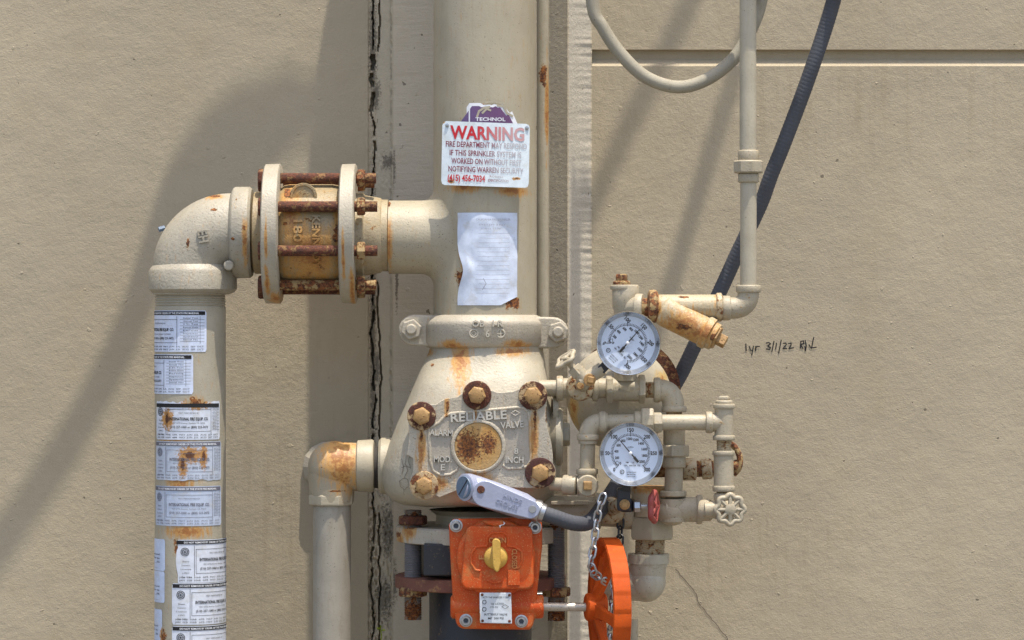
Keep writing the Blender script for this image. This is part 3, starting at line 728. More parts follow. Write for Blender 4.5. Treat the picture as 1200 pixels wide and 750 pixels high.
# ---- supply pipe and stud bolts
t = T('supply_pipe', 'dark supply pipe with rusty brown flange, below the black butterfly valve', 'pipe', P(563, 1180))
mb = MB(); mb.lathe([(0, 60), (490, 60)], P(563, 1180), Z, 56); mb.build('pipe', M['blackpipe'], t)
mb = MB(); mb.lathe([(0, 98), (1, 100), (14, 100), (15, 98)], P(563, 688), Z, 72); mb.build('flange', paint('brown_rust_flange', (.15, .055, .035), specks=.3, rust=.35, rscale=60, rough=.8, bump=1), t)
for x, dd, lab, y0, y1, pp in ((484, -42, 'threaded rod with rusty nuts left of the orange gear operator', 597, 726, 0), (652, -42, 'threaded rod with rusty nuts right of the orange gear operator', 600, 727, 1)):
    t = T('stud_bolt', lab, 'bolt', P(x, y1, dd), 'flange stud bolts')
    mb = MB(); pr = []; L = y1-y0
    for k in range(int(L/2)): pr += [(k*2, 10.4), (k*2+1, 9.2)]
    mb.lathe(pr, P(x, y1, dd), Z, 20); mb.build('rod', paint('threaded_rod', (.20, .19, .19), rust=.3, blobs=[(x, y1-15, 30, 24), (x, y0+8, 20, 14)], specks=0, rough=.5, metal=.3), t)
    for ya, yb in ((615, 604), (699, 688)):
        mb = MB(); hexa(mb, (x, ya, dd), (x, yb, dd), 17, .2); mb.build('nut', M['rust'] if ya < 650 else M['rusty'], t, bev=1)

# ---- fire department connection pipe with elbow
t = T('connection_pipe', 'beige vertical pipe at the left plastered with inspection stickers, topped by a threaded elbow', 'pipe', P(223, 1180))
mb = MB(); pr = [(0, 41.5), (1180-362, 41.5)]
for k in range(7): pr += [(1180-360+k*3, 41.5), (1180-358.5+k*3, 40.2)]
mb.lathe(pr, P(223, 1180), Z, 56, cap=True); mb.build('pipe', paint('sticker_pipe_paint', (.37, .33, .25), specks=.3, stains=[(210, 505, 35, 30), (215, 560, 30, 22), (222, 620, 40, 14), (233, 478, 20, 20)], blobs=[(232, 470, 12, 9), (195, 742, 6, 16), (210, 640, 5, 16)]), t)
el = paint('elbow_paint', (.34, .305, .236), specks=.9, bump=1.1, bscale=170, rust=.04, blobs=[(252, 230, 12, 3), (254, 247, 5, 3), (224, 287, 3, 9), (290, 268, 4, 8), (280, 235, 2, 2), (277, 281, 3, 3)], stains=[(291, 285, 6, 40), (252, 231, 16, 6)])
mb = MB(); pts = [P(224, 345)]+[P(270-46*math.cos(math.radians(a)), 318-46*math.sin(math.radians(a))) for a in range(0, 91, 6)]+[P(296, 272)]
mb.tube(pts, [45]+[45.5]*(len(pts)-2)+[45.5], 48)
mb.build('elbow', el, t, ang=60)
mb = MB(); mb.lathe([(0, 44), (1, 48), (5, 51.5), (26, 51.8), (29, 50), (34, 46)], P(226, 344), Z, 56); mb.build('lower_collar', el, t)
mb = MB(); mb.lathe([(0, 46), (3, 52), (5, 53.5), (22, 53.5), (25, 51), (25.5, 44)], P(271, 272.5), X, 56); mb.build('side_collar', el, t)
mb = MB(); text(mb, 'EH', 238, 277, 14, 11, lambda u, v, w: P(u, v, -44-w), depth=3, rot=-80, bold=.03); mb.build('cast_mark', el, t)
mb = MB(); mb.cyl(P(193, 267, 10), P(186, 269, 8), 3.4, seg=6); mb.build('set_screw', M['caphead'], t)
mb = MB(); mb.cyl(P(268, 311, -28), P(268, 311, -44), 6, seg=16); mb.build('cast_nub', el, t, bev=2)

# stickers round that pipe
st = [ # y0,y1,a0,a1,kind,label
 (364, 412, -95, 32, 'form', 'topmost black-banded inspection sticker, just below the pipe threads'),
 (415, 461, -125, 10, 'form', 'second inspection sticker from the top, ending left of the middle of the pipe'),
 (469, 514, -64, 60, 'torn', 'third inspection sticker from the top, torn and rust-burst along its upper edge'),
 (516, 561, -66, 64, 'burnt', 'faded inspection sticker with an orange rust burn in the middle'),
 (568, 614, -68, 64, 'faded', 'faded blue-grey inspection sticker below the one burnt by rust'),
 (630, 680, -18, 118, 'seal', 'inspection sticker with a round seal and a ragged left edge'),
 (680.5, 728.5, -25, 112, 'seal', 'clean inspection sticker with round seal, directly below the ragged one'),
 (730, 778, -25, 112, 'seal', 'inspection sticker with round seal cut by the bottom edge of the photo'),
 (630, 667, -140, -39, 'small', 'small white sticker at the left edge of the pipe, highest of three'),
 (667.5, 704, -140, -40, 'small', 'small white sticker at the left edge of the pipe, middle of three'),
 (712, 752, -140, -46, 'small', 'small white sticker at the left edge of the pipe, lowest of three')]
RR = 41.5
mp = cylmap(223, RR)
for i, (y0, y1, a0, a1, kd, lab) in enumerate(st):
    t = T('inspection_sticker', lab, 'sticker', P(223, y1, -42), 'inspection stickers on the left pipe')
    u0, u1 = math.radians(a0)*RR, math.radians(a1)*RR; W, Hh = u1-u0, y1-y0
    col = {'form': (.60, .66, .80), 'torn': (.62, .66, .74), 'burnt': (.48, .53, .62), 'faded': (.46, .52, .64), 'seal': (.64, .67, .74), 'small': (.55, .63, .80)}[kd]
    stn = {'torn': [(233, 471, 26, 13), (200, 490, 12, 20)], 'burnt': [(226, 532, 22, 16), (242, 534, 7, 24), (218, 542, 9, 26)], 'small': [(193, 742, 5, 14)] if y0 > 700 else None}.get(kd)
    def sg(u, v):
        x = u0+W*u; y = y0+Hh*v
        if kd == 'torn' and v < .01: y += 5*abs(mnoise.noise(Vector((u*9, 1, 1))))+(4 if .5 < u < .75 else 0)
        if kd == 'burnt' and v > .99: y += 3*mnoise.noise(Vector((u*8, 2, 1)))
        if kd == 'seal' and i == 5 and u < .02: x += 10*(2*v-1)**2*.6+1.6*mnoise.noise(Vector((1, v*9, 1)))
        if (u < .02 or u > .98) and (v < .02 or v > .98): x += 1.5*(1 if u < .5 else -1)
        return mp(x, y, .35)
    mb = MB(); mb.grid(sg, 40, 16); mb.build('sheet', sticker_mat('sticker_'+kd, col, stn), t, ang=80)
    ink = M['ink'] if kd in ('form', 'seal', 'torn') else M['greyink']
    if kd == 'small':
        mb = MB()
        for q, sx in ((.48, 'International'), (.60, 'Fire'), (.72, '______/06'), (.88, '____')): text(mb, sx, u1-W*.30, y0+Hh*q, W*.34, 2.0, mp, w0=.7)
        mb.build('print', M['ink'], t, smooth=False); continue
    mb = MB(); mb.grid(lambda a_, b_: mp(u0+W*.01+W*.97*a_, y0+(3 if kd == 'torn' else .8)+4.4*b_, .7), 30, 1); hd = mb.build('header_band', ink, t)
    if kd != 'torn':
        mb = MB(); text(mb, 'DO NOT REMOVE BY ORDER OF THE STATE FIRE MARSHAL', (u0+u1)/2, y0+3.1, W*.80, 2.1, mp, w0=1.0, bold=.02); mb.build('header_lettering', M['white'], t, smooth=False)
    mb = MB()
    def ln(x0_, y0_, x1_, y1_, wd=.45):
        k = max(1, int(abs(x1_-x0_)*W/4)); mb.stroke([(u0+W*(x0_+(x1_-x0_)*j/k), y0+Hh*(y0_+(y1_-y0_)*j/k)) for j in range(k+1)], wd, mp, .6)
    if kd == 'form':
        bx0, bx1, tx0, tx1 = .02, .62, .66, .97
    else: bx0, bx1, tx0, tx1 = .24, .84, .86, .98
    ln(bx0, .22, bx1, .22); ln(bx0, .78, bx1, .78); ln(bx1, .14, bx1, .84); ln(bx0, .22, bx0, .78)
    cx = u0+W*(bx0+bx1)/2; bw = W*(bx1-bx0)
    text(mb, 'TEST PERFORMED BY', cx, y0+Hh*.31, bw*.45, 1.5, mp, w0=.7); text(mb, 'INTERNATIONAL FIRE EQUIP. CO.', cx, y0+Hh*.46, bw*.86, 3.4, mp, w0=.7, bold=.03)
    text(mb, '937 OTIS Avenue, Fairfield, CA 94533', cx, y0+Hh*.57, bw*.7, 1.6, mp, w0=.7); text(mb, '(510) 257-1060 or (800) 223-3473', cx, y0+Hh*.67, bw*.84, 2.6, mp, w0=.7, bold=.015)
    for k in range(8):
        yy = .18+.075*k; text(mb, ['Initial Test', 'Annual Test', '5 Yr Test', 'Retest Date', 'Permit', 'Inspector', 'Systems', 'Serial No'][k], u0+W*((tx0+tx1)/2-.02), y0+Hh*yy, W*(tx1-tx0)*.6, 1.5, mp, w0=.7); ln(tx0, yy+.04, tx1, yy+.04, .3)
    ln(tx0+(tx1-tx0)*.82, .14, tx0+(tx1-tx0)*.82, .80, .3)
    for k in range(2): text(mb, 'JAN  FEB  MAR  APR  MAY  JUN  JUL  AUG  SEP  OCT', (u0+u1)/2, y0+Hh*(.87+.07*k), W*.92, 1.7, mp, w0=.7)
    if kd != 'form':
        for q in (3.0, 4.6): mb.stroke([(u0+W*.11+q*math.cos(a_*PI/12), y0+Hh*.28+q*math.sin(a_*PI/12)) for a_ in range(25)], .8, mp, .6)
        for a_ in range(6): mb.stroke([(u0+W*.11, y0+Hh*.28), (u0+W*.11+2.2*math.cos(a_), y0+Hh*.28+2.2*math.sin(a_))], .6, mp, .6)
        for k, sx in enumerate(('State', 'Contractors', 'License', '# 399612', 'Type C-16')): text(mb, sx, u0+W*.12, y0+Hh*(.50+.09*k), W*(.08+.02*(k % 3)), 1.8, mp, w0=.7)
        ln(.22, .14, .22, .84)
    mb.build('print', ink, t, smooth=False)

# ---- check valve between flanges
t = T('check_valve', 'rusty wafer check valve clamped between two round flanges by long rusty bolts', 'valve', P(363, 356))
CKM = paint('check_valve_paint', (.29, .22, .12), specks=1, rust=.40, rscale=60, dirt=.9, bump=1.1, stains=[(363, 300, 50, 60, -60), (340, 250, 20, 60, -60), (395, 270, 8, 50, -60), (360, 340, 60, 20, -60)], blobs=[(334, 262, 6, 4, -60), (394, 272, 6, 18, -60), (336, 225, 8, 12, -60)])
mb = MB(); mb.lathe([(0, 56), (4, 59), (10, 60), (60, 60), (66, 59), (72, 55)], P(330, 276), X, 56); mb.lathe([(0, 16), (42, 16), (43, 15.5), (43, 13), (42, 12), (42, 0)], P(358, 232, 0), F, 36, cap=False); mb.build('body', CKM, t)
fl = paint('flange_paint', (.36, .32, .245), specks=.6, bump=.9, rust=.10, stains=[(313, 330, 5, 30, -60), (325, 350, 12, 12), (412, 340, 5, 40, -60), (403, 300, 3, 50, -60), (313, 280, 3, 40, -60)])
for x0, x1 in ((310.5, 330), (400, 418)):
    mb = MB(); L = x1-x0; mb.lathe([(0, 79), (1.5, 81.5), (L-1.5, 82), (L, 80)], P(x0, 274, 0), X, 72); mb.build('flange', fl, t)
mb = MB(); mb.lathe([(0, 45), (2, 48), (12, 48), (14, 44)], P(297, 273), X, 40); mb.build('left_nipple', CKM, t)
mb = MB(); mb.lathe([(0, 50), (8, 50), (10, 47), (28, 44), (30, 42), (37, 42)], P(418, 276), X, 48); mb.build('right_neck', paint('neck_paint', (.36, .29, .18), specks=1, rust=.36, rscale=70, bump=1, dirt=.6), t)
for k in range(8):
    aa = math.radians(-73+45*k); y = 274+68*math.sin(aa); dd = -68*math.cos(aa)
    mb = MB(); mb.lathe([(0, 6.2), (137, 6.2)], P(303, y, dd), X, 16)
    b = mb.build('tie_rod', M['rust'] if k in (0, 2) else M['rusty'] if k == 3 else M['rust'], t)
    mb = MB(); hexa(mb, (302.5, y, dd), (310.5, y, dd), 11.5, .4); mb.build('nut', M['rust'], b, bev=.8)
    mb = MB(); hexa(mb, (418.3, y, dd), (428, y, dd), 11.5, .1); mb.build('nut', M['rusty'], b, bev=.8)
mb = MB()
def ckm(u, v, w): return P(u, v, 0)+Vector((0, -1, 0))*(math.sqrt(max(1, 60**2-(v-276)**2))+w)*S
text(mb, 'KENNEDY', 374, 285, 62, 9, ckm, depth=3.2, rot=-90, bold=.03, w0=-.6); text(mb, '180', 353, 272, 26, 10, ckm, depth=3.2, rot=-90, bold=.03, w0=-.6)
mb.build('cast_lettering', CKM, t)

# ---- gap gasket beside the tee outlet
mb = MB(); mb.lathe([(0, 38), (3, 40), (8, 38)], P(449, 278), X, 40); tag(mb.build('gasket_ring', M['rubber']), 'dark weathered gap ring between the check valve neck and the riser side outlet', 'gasket')

# ---- drain pipe with elbow at lower left of the valve
t = T('drain_pipe', 'beige pipe rising to an orange-stained elbow at the left port of the alarm valve', 'pipe', P(389, 1180, -6))
mb = MB(); mb.lathe([(0, 22.3), (592, 22.3)], P(389, 1180, -6), Z, 36); mb.build('pipe', paint('drain_pipe_paint', (.30, .27, .215), specks=.5, dirt=.6), t)
em = paint('drain_elbow_paint', (.33, .28, .195), specks=.5, stains=[(400, 536, 40, 44, -20), (403, 548, 30, 46, -20)], blobs=[(379, 546, 2, 2), (395, 575, 16, 2, -20)], stcol=(.52, .27, .07))
mb = MB(); mb.sphere(P(392, 547, -6), 31, (1, 1, .98), 40, 24); mb.lathe([(0, 29), (30, 28), (32, 26)], P(388, 547, -6), X, 40); mb.lathe([(0, 25.5), (34, 28)], P(389, 588, -6), Z, 36); mb.build('elbow', em, t)
mb = MB(); mb.lathe([(0, 28), (1.5, 30), (18, 31), (20, 30), (21, 26)], P(418, 546, -6), X, 40); mb.build('side_collar', M['cream'], t)
mb = MB(); hexa(mb, (388, 592, -6), (388, 579, -6), 27.5, .4, 8); mb.build('lower_collar', M['cream'], t, bev=1.2)
mb = MB(); mb.lathe([(0, 25), (8, 25)], P(438, 547, -6), X, 32); mb.build('threaded_nipple', M['rubber'], t)
# broken escutcheon behind it
t = T('wall_escutcheon', 'broken round collar on the wall peeking out left of the orange-stained elbow', 'collar', P(366, 575, WD-10))
mb = MB(); mb.lathe([(0, 31), (6, 27), (14, 22)], P(384, 547, WD-3), F, 14); mb.build('ring', M['cast'], t, smooth=False)

# ---- trim: tall right pipe
t = T('bypass_pipe', 'slim beige vertical pipe with a hex union, right of the looped hose', 'pipe', P(877, 372, -95))
d = -95
mb = MB(); mb.lathe([(0, 9.6), (1200, 9.6)], P(876.5, 182, d), Z, 26); mb.build('upper_pipe', M['cream_light'], t)
mb = MB(); mb.lathe([(0, 9.4), (126, 9.4)], P(877, 337, d), Z, 26); mb.build('lower_pipe', M['cream_light'], t)
mb = MB(); collar(mb, (877, 189, d), (877, 176, d), 12); hexa(mb, (877, 203, d), (877, 188, d), 17.5, .2, 8); collar(mb, (877, 214, d), (877, 203, d), 12); mb.build('union', M['trim'], t, bev=.6)
mb = MB(); mb.tube(rp([(877, 338, d), (877, 361, d), (851, 361, d)], 18), 12.3, 24); collar(mb, (877, 343, d), (877, 334, d), 14.3); collar(mb, (846, 361, d), (856, 361, d), 14.3); mb.build('elbow', M['trim'], t, ang=60)

# ---- y strainer
t = T('y_strainer', 'rust-streaked cream Y strainer with a slanting square-plugged leg, above the gauges', 'strainer', P(805, 408, -95))
ys = paint('strainer_paint', (.40, .33, .21), specks=.9, rust=.22, rscale=100, bump=1, stains=[(800, 380, 46, 30, -105), (825, 390, 36, 24, -105), (770, 358, 8, 22, -105), (842, 357, 7, 22, -105), (815, 390, 30, 14, -105)], blobs=[(762, 360, 5, 20, -105), (800, 383, 14, 6, -105), (835, 395, 8, 9, -105), (800, 348, 12, 2, -105)])
mb = MB(); run(mb, (766, 360, d), (842, 360, d), 14.5); mb.lathe([(0, 16), (3, 18.5), (50, 17), (70, 16)], P(776, 362, d), P(832, 392, d-10)-P(776, 362, d), 32); mb.build('body', ys, t, bev=1.5)
mb = MB(); mb.lathe([(0, 15), (2, 19), (9, 19), (12, 16)], P(759, 359, d), X, 30); mb.build('inlet_collar', M['rusty'], t)
mb = MB(); mb.lathe([(0, 14), (2, 16.5), (7, 16.5), (9, 13)], P(838, 360, d), X, 30); mb.build('outlet_collar', M['trim_rusty'], t)
ax = P(832, 392, d-10)-P(776, 362, d)
mb = MB(); mb.lathe([(0, 17), (2, 19), (9, 19), (10, 17)], P(824, 387.5, d-9), ax, 28); mb.build('screen_cap', ys, t)
mb = MB(); mb.lathe([(0, 15), (10, 15)], P(832, 392, d-10), ax, 6); mb.lathe([(0, 8.5), (16, 8.5)], P(836, 394, d-10), ax, 4, .4); mb.build('plug', M['boltcap'], t, bev=1)
t = T('pipe_nipple', 'short rusty nipple between the upper tee and the Y strainer', 'pipe', P(756, 370, -92)); mb = MB(); run(mb, (750, 360, -95), (762, 360, -95), 10.5); mb.build('pipe', M['rusty'], t)

# ---- upper tee with plug behind gauge one
t = T('pipe_tee', 'beige pipe tee with rusty square plug on top, above the upper gauge', 'fitting', P(737, 448, -80))
mb = MB(); mb.lathe([(0, 13), (80, 13), (84, 15), (108, 15.5), (110, 14)], P(733, 446, -80), Z, 28); mb.tube([P(733, 362, -80), P(742, 361, -86), P(752, 360, -95)], 13, 24); mb.build('body', M['trim'], t, ang=60)
mb = MB(); collar(mb, (731, 340, -80), (731, 334, -80), 15.8); collar(mb, (745, 360, -93), (754, 360, -95), 15.5); mb.build('collar', M['trim'], t)
mb = MB(); collar(mb, (728.5, 336, -80), (728.5, 329, -80), 10); hexa(mb, (728.5, 330, -80), (728.5, 321, -80), 8, .5, 4); mb.build('square_plug', M['rusty'], t, bev=.8)

# ---- gauges
def gauge(cx, cy, d0, turn, needle, label, stem):
    t = T('pressure_gauge', label, 'gauge', P(cx, cy+37, d0), 'pressure gauges')
    mb = MB(); mb.lathe([(0, 30), (2, 33), (14, 33.5), (16, 36), (25, 36.6), (28, 36.4), (29, 35.9), (28.8, 35.3), (28, 35.0), (20.3, 30.6)], P(cx, cy, d0+26), F, 64, cap=False); mb.lathe([(0, 30), (0.5, 0)], P(cx, cy, d0+26), F, 40, cap=False); mb.build('case', M['chrome'], t)
    mb = MB(); mb.lathe([(0, 32), (.2, 32)], P(cx, cy, d0+6), F, 56); f = mb.build('dial', M['dial'], t)
    m = lambda u, v, w: P(cx+u, cy+v, d0+5.6-w)
    mb = MB()
    def ang_(p): return math.radians(225+turn-270*p/300)
    for k in range(61):
        p = k*5; a_ = ang_(p); r0 = 21.0; r1 = 24.8 if k % 10 == 0 else 23.2
        if k % 10 == 0: r0 = 20
        mb.stroke([(r0*math.cos(a_), -r0*math.sin(a_)), (r1*math.cos(a_), -r1*math.sin(a_))], .55 if k % 10 else .8, m, .1)
    a_s = [ang_(p) for p in range(0, 301, 10)]; mb.stroke([(20.8*math.cos(q), -20.8*math.sin(q)) for q in a_s], .35, m, .05)
    for p in range(0, 301, 50):
        a_ = ang_(p); text(mb, str(p), 27.2*math.cos(a_), -27.2*math.sin(a_), 2.5*len(str(p)), 4.4, m, rot=turn, bold=.03, w0=.1)
    for q in range(0, 2001, 200):
        a_ = ang_(q/6.895); text(mb, str(q), 16.8*math.cos(a_), -16.8*math.sin(a_), 1.65*len(str(q)), 3.0, m, rot=turn, bold=.03, w0=.1)
    tr_ = math.radians(turn)
    def tt(sx, x, y, wd, ht, bold=.01): text(mb, sx, x*math.cos(tr_)+y*math.sin(tr_), -x*math.sin(tr_)+y*math.cos(tr_), wd, ht, m, rot=turn, bold=bold, w0=.1)
    tt('kPa  WATER  PSI', 2, 14.5, 18, 1.9); tt('FM', -4, 11, 3, 1.8); tt('UL', 3, 11, 3, 1.8); tt('LISTED CLASS', 1, 22.5, 11, 1.4); tt('MADE IN USA', 1, 25, 10, 1.3); tt('BRASS TUBE', 1, 27.5, 9, 1.1)
    a2 = -10*math.cos(tr_)+22*math.sin(tr_); b2 = 10*math.sin(tr_)+22*math.cos(tr_)
    mb.stroke([(a2+2.3*math.cos(k*PI/8), b2+2.3*math.sin(k*PI/8)) for k in range(17)], .7, m, .1); tt('K', -10, 22, 1.6, 2, .03)
    tt('RETARD', -15.5, 13, 4, 1.2); tt('<USG>', 0, -7, 7, 2)
    for (x0, y0, x1, y1) in ((-18, 12, -15, 14.5), (-15, 14.5, -13, 11.5), (-13, 11.5, -16, 9), (-16, 9, -18, 12)):
        R2 = lambda x, y: (x*math.cos(tr_)+y*math.sin(tr_), -x*math.sin(tr_)+y*math.cos(tr_)); mb.stroke([R2(x0, y0), R2(x1, y1)], .4, m, .1)
    mb.build('print', M['ink'], f, smooth=False)
    n_ = math.radians(needle); c_, s_ = math.cos(n_), math.sin(n_)
    mb = MB(); m3 = lambda u, v, w: P(cx+u, cy+v, d0+2.5-w)
    for aa, ww, bb, w2 in ((-14, 3.0, -6, 3.4), (-6, 1.8, 22, .7)):
        q = [(aa*c_-ww/2*s_, -aa*s_-ww/2*c_), (aa*c_+ww/2*s_, -aa*s_+ww/2*c_), (bb*c_+w2/2*s_, -bb*s_+w2/2*c_), (bb*c_-w2/2*s_, -bb*s_-w2/2*c_)]
        mb.add([m3(x, y, 0) for x, y in q]+[m3(x, y, .5) for x, y in q], [(0, 1, 2, 3), (4, 5, 6, 7), (0, 1, 5, 4), (1, 2, 6, 5), (2, 3, 7, 6), (3, 0, 4, 7)])
    mb.build('needle', M['ink'], f, smooth=False)
    mb = MB(); mb.lathe([(0, 2), (1.5, 1.9), (2, 1.2)], P(cx, cy, d0+2.6), F, 16); mb.build('needle_hub', M['white'], f)
    mb = MB(); mb.lathe([(0, 33.2), (.3, 33.2)], P(cx, cy, d0), F, 48); mb.build('glass', M['glass'], t)
    mb = MB(); p0, p1 = P(cx, cy, d0+16), P(*stem); dv = (p1-p0).normalized(); q0 = p0+dv*33*S; mb.lathe([(0, 7.5), ((p1-q0).length/S, 7.5)], q0, dv, 4, PI/4); mb.build('stem', M['black'], t, bev=.6)
gauge(735.5, 402, -135, -45, 49, 'upper round pressure gauge, needle pointing up to the right', (704, 434, -118))
gauge(739, 531, -150, 0, 130, 'lower round pressure gauge, needle pointing up to the left', (733, 574, -125))

# ---- water drum behind
t = T('round_drum', 'round cream drum with a rusty rim, mostly hidden behind the upper gauge', 'drum', P(730, 528, -20))
mb = MB(); mb.lathe([(0, 60), (1, 61), (5, 61)], P(736, 457, -6), F, 64); mb.build('rusty_rim', M['rust'], t)
mb = MB(); mb.lathe([(0, 61.5), (6, 61.5), (18, 57), (28, 46), (34, 30), (36, 10), (36, 0.1)], P(726, 466, -12), F+Vector((-.12, 0, -.08)), 64); mb.build('dome', paint('drum_paint', (.38, .335, .25), specks=.3, stains=[(672, 480, 8, 40, -20), (775, 445, 14, 16, -20), (690, 515, 20, 12, -20)], stcol=(.45, .30, .10)), t)

# ---- upper trim line
d = -78
t = T('upper_trim_pipe', 'trim pipe with hex unions just below the upper gauge, turning down at an elbow', 'pipe', P(722, 470, d))
mb = MB(); run(mb, (632, 455, d), (655, 455, d), 9.5); mb.build('left_nipple', M['trim'], t)
mb = MB(); run(mb, (654, 455, d), (712, 455, d), 11.5); collar(mb, (652, 455, d), (660, 455, d), 14.5); collar(mb, (694, 456, d), (701, 456, d), 14); mb.build('tee', M['trim'], t)
mb = MB(); run(mb, (715, 456, d), (752, 456, d), 14); hexa(mb, (710, 456, d), (718, 456, d), 17, .2); hexa(mb, (748, 456, d), (756, 456, d), 17, .4); mb.build('check_body', M['trim'], t, bev=.8)
mb = MB(); text(mb, 'UNITED', 735, 453, 19, 3.2, lambda u, v, w: P(u, v, d-13.6-w), depth=1); text(mb, 'BRASS', 735, 457.5, 17, 3.2, lambda u, v, w: P(u, v, d-13.9-w), depth=1); mb.build('cast_lettering', M['trim'], t)
mb = MB(); threaded(mb, (755, 457, d), (770, 457, d), 9.5); mb.build('stained_nipple', M['trim_rusty'], t)
mb = MB(); mb.tube(rp([(768, 457, d), (789, 457, d), (789, 482, d)], 18), 12.6, 26); collar(mb, (766, 457, d), (774, 457, d), 14.5); collar(mb, (790, 476, d), (790, 483, d), 14.5); mb.build('elbow', M['trim'], t, ang=60)
mb = MB(); threaded(mb, (790, 480, d), (790, 516, d), 9.8); mb.build('down_nipple', M['trim_rusty'], t)
mb = MB(); collar(mb, (790, 502, d), (790, 523, d), 12.5); hexa(mb, (790, 521, d), (790, 535, d), 17.5, .2, 8); collar(mb, (790, 534, d), (790, 548, d), 13.5); mb.build('union', M['trim'], t, bev=.6)
mb = MB(); run(mb, (790, 545, d), (789, 582, d), 10.5); mb.build('down_pipe', M['trim'], t)
mb = MB(); hexa(mb, (789, 575, d), (789, 582, d), 15.5, 0, 30); mb.lathe([(0, 15), (10, 15.5), (26, 15)], P(789, 611, d), Z, 28)
run(mb, (780, 597, d), (822, 597, d), 14.5); collar(mb, (816, 597, d), (823, 597, d), 17); mb.sphere(P(788, 600, d), 16.5, (1.1, 1, .95), 24, 14); mb.build('bottom_tee', M['trim'], t)
mb = MB(); threaded(mb, (821, 598, d-6), (836, 598, d-12), 9.5); mb.build('right_nipple', M['trim_rusty'], t)

# ---- gauge cock one
def star_wheel(t, c, ax, R, r, n, mat, amp=.10, hub=3.5, name='handwheel'):
    mb = MB(); mb.torus(c, ax, R, r, 72, 10, lambda th: amp*math.cos(n*th)); w_ = None
    a, u, v = basis(ax)
    for k in range(n):
        th = 2*PI*(k)/n; mb.cyl(c+a*1.5*S, c+(u*math.cos(th)+v*math.sin(th))*R*S, r*.8, seg=8)
    mb.lathe([(-2, hub), (3, hub), (4, hub*.7)], c, ax, 18)
    o = mb.build(name, mat, t); return o
t = T('gauge_valve', 'small needle valve with tilted cross-shaped cream handle, left below the upper gauge', 'valve', P(680, 460, -100))
mb = MB(); mb.lathe([(0, 15), (2, 16.5), (5, 15), (6, 12)], P(680, 453, -90), F, 28); mb.build('rusted_ring', M['trim_rusty'], t)
mb = MB(); run(mb, (682, 452, -90), (684, 447, -118), 8); mb.cyl(P(680, 448, -116), P(706, 432, -116), 8, seg=18); mb.cyl(P(686, 447, -116), P(676, 433, -116), 8, seg=18); mb.build('body', M['trim'], t)
mb = MB(); mb.lathe([(0, 9), (11, 9)], P(679, 439, -116), P(668, 426, -116)-P(679, 439, -116), 6); mb.build('packing_nut', M['trim'], t, bev=.8)
mb = MB(); mb.cyl(P(674, 434, -116), P(664, 421, -116), 4, seg=14); mb.build('stem', M['trim'], t)
hax = P(660, 415, -124)-P(676, 434, -116)
star_wheel(t, P(663, 421, -117), hax, 11.5, 2.7, 4, M['trim'], .16, 4)
mb = MB(); mb.lathe([(0, 7), (5, 7)], P(691, 445, -126), F, 24); mb.lathe([(4, 5.5), (9, 5)], P(692, 445, -126), F, 4, .6); mb.lathe([(0, 5), (6, 4)], P(680, 452, -118), F, 12); mb.build('rusty_plug', M['boltcap'], t, bev=.7)

# ---- second trim line
d = -108
t = T('lower_trim_pipe', 'trim pipe crossing just above the lower gauge to a plugged tee at the right', 'pipe', P(770, 590, d))
mb = MB(); mb.tube(rp([(712, 495, d), (689, 495, d), (689, 520, d)], 17), 10.8, 24); collar(mb, (702, 495, d), (710, 495, d), 12.8); collar(mb, (689, 509, d), (689, 516, d), 12.8); mb.build('elbow', M['trim'], t, ang=60)
mb = MB(); run(mb, (689, 514, d), (688, 552, d), 8.6); mb.build('down_nipple', M['trim'], t)
mb = MB(); collar(mb, (688, 549, d), (688, 556, d), 12.5); run(mb, (688, 553, d), (688, 581, d), 11); run(mb, (676, 569, d), (690, 569, d), 10.5); collar(mb, (660, 568, d+4), (676, 569, d), 11.5); run(mb, (646, 567, d+8), (664, 568, d), 7.5); mb.build('cross_fitting', M['trim'], t)
mb = MB(); mb.lathe([(0, 11.5), (5, 12.5), (7, 11), (7, 9)], P(688.5, 569, d-8), F, 26); mb.build('plug_ring', M['trim'], t)
mb = MB(); mb.lathe([(0, 7), (9, 6.5)], P(688.5, 569, d-14), F, 4, .78); mb.build('square_plug', M['boltcap'], t, bev=.8)
mb = MB(); run(mb, (708, 495, d), (756, 494, d), 8.8); mb.build('left_pipe', M['trim'], t)
mb = MB(); collar(mb, (743, 493, d), (754, 493, d), 11); hexa(mb, (751, 493, d), (766, 493, d), 15, .3, 8); hexa(mb, (765, 495, d), (776, 495, d), 12.5, .1); mb.build('union', M['trim'], t, bev=.7)
mb = MB(); run(mb, (774, 495, d), (830, 495, d), 9.0); mb.build('right_pipe', M['trim'], t)
mb = MB(); collar(mb, (827, 495, d), (835, 495, d), 12.5); run(mb, (830, 495, d), (848, 495, d), 10.5); mb.lathe([(0, 10.8), (40, 10.8)], P(848.5, 515, d), Z, 26); collar(mb, (848.5, 479, d), (848.5, 473, d), 12.8); collar(mb, (848.5, 516, d), (848.5, 510, d), 12.8); mb.build('plugged_tee', M['trim'], t)
mb = MB(); collar(mb, (848.5, 474, d), (848.5, 469, d), 10); hexa(mb, (848.5, 470, d), (848.5, 464, d), 7.5, .5, 4); mb.build('square_plug', M['trim'], t, bev=.7)
mb = MB(); threaded(mb, (848.5, 514, d), (848.5, 590, d), 8.8); mb.build('column_nipple', M['trim_rusty'], t)
mb = MB(); run(mb, (848, 530, d), (848, 572, d), 11.3); collar(mb, (848, 528, d), (848, 534, d), 12.8); collar(mb, (848, 569, d), (848, 576, d), 12.8); mb.build('coupling', M['trim'], t)
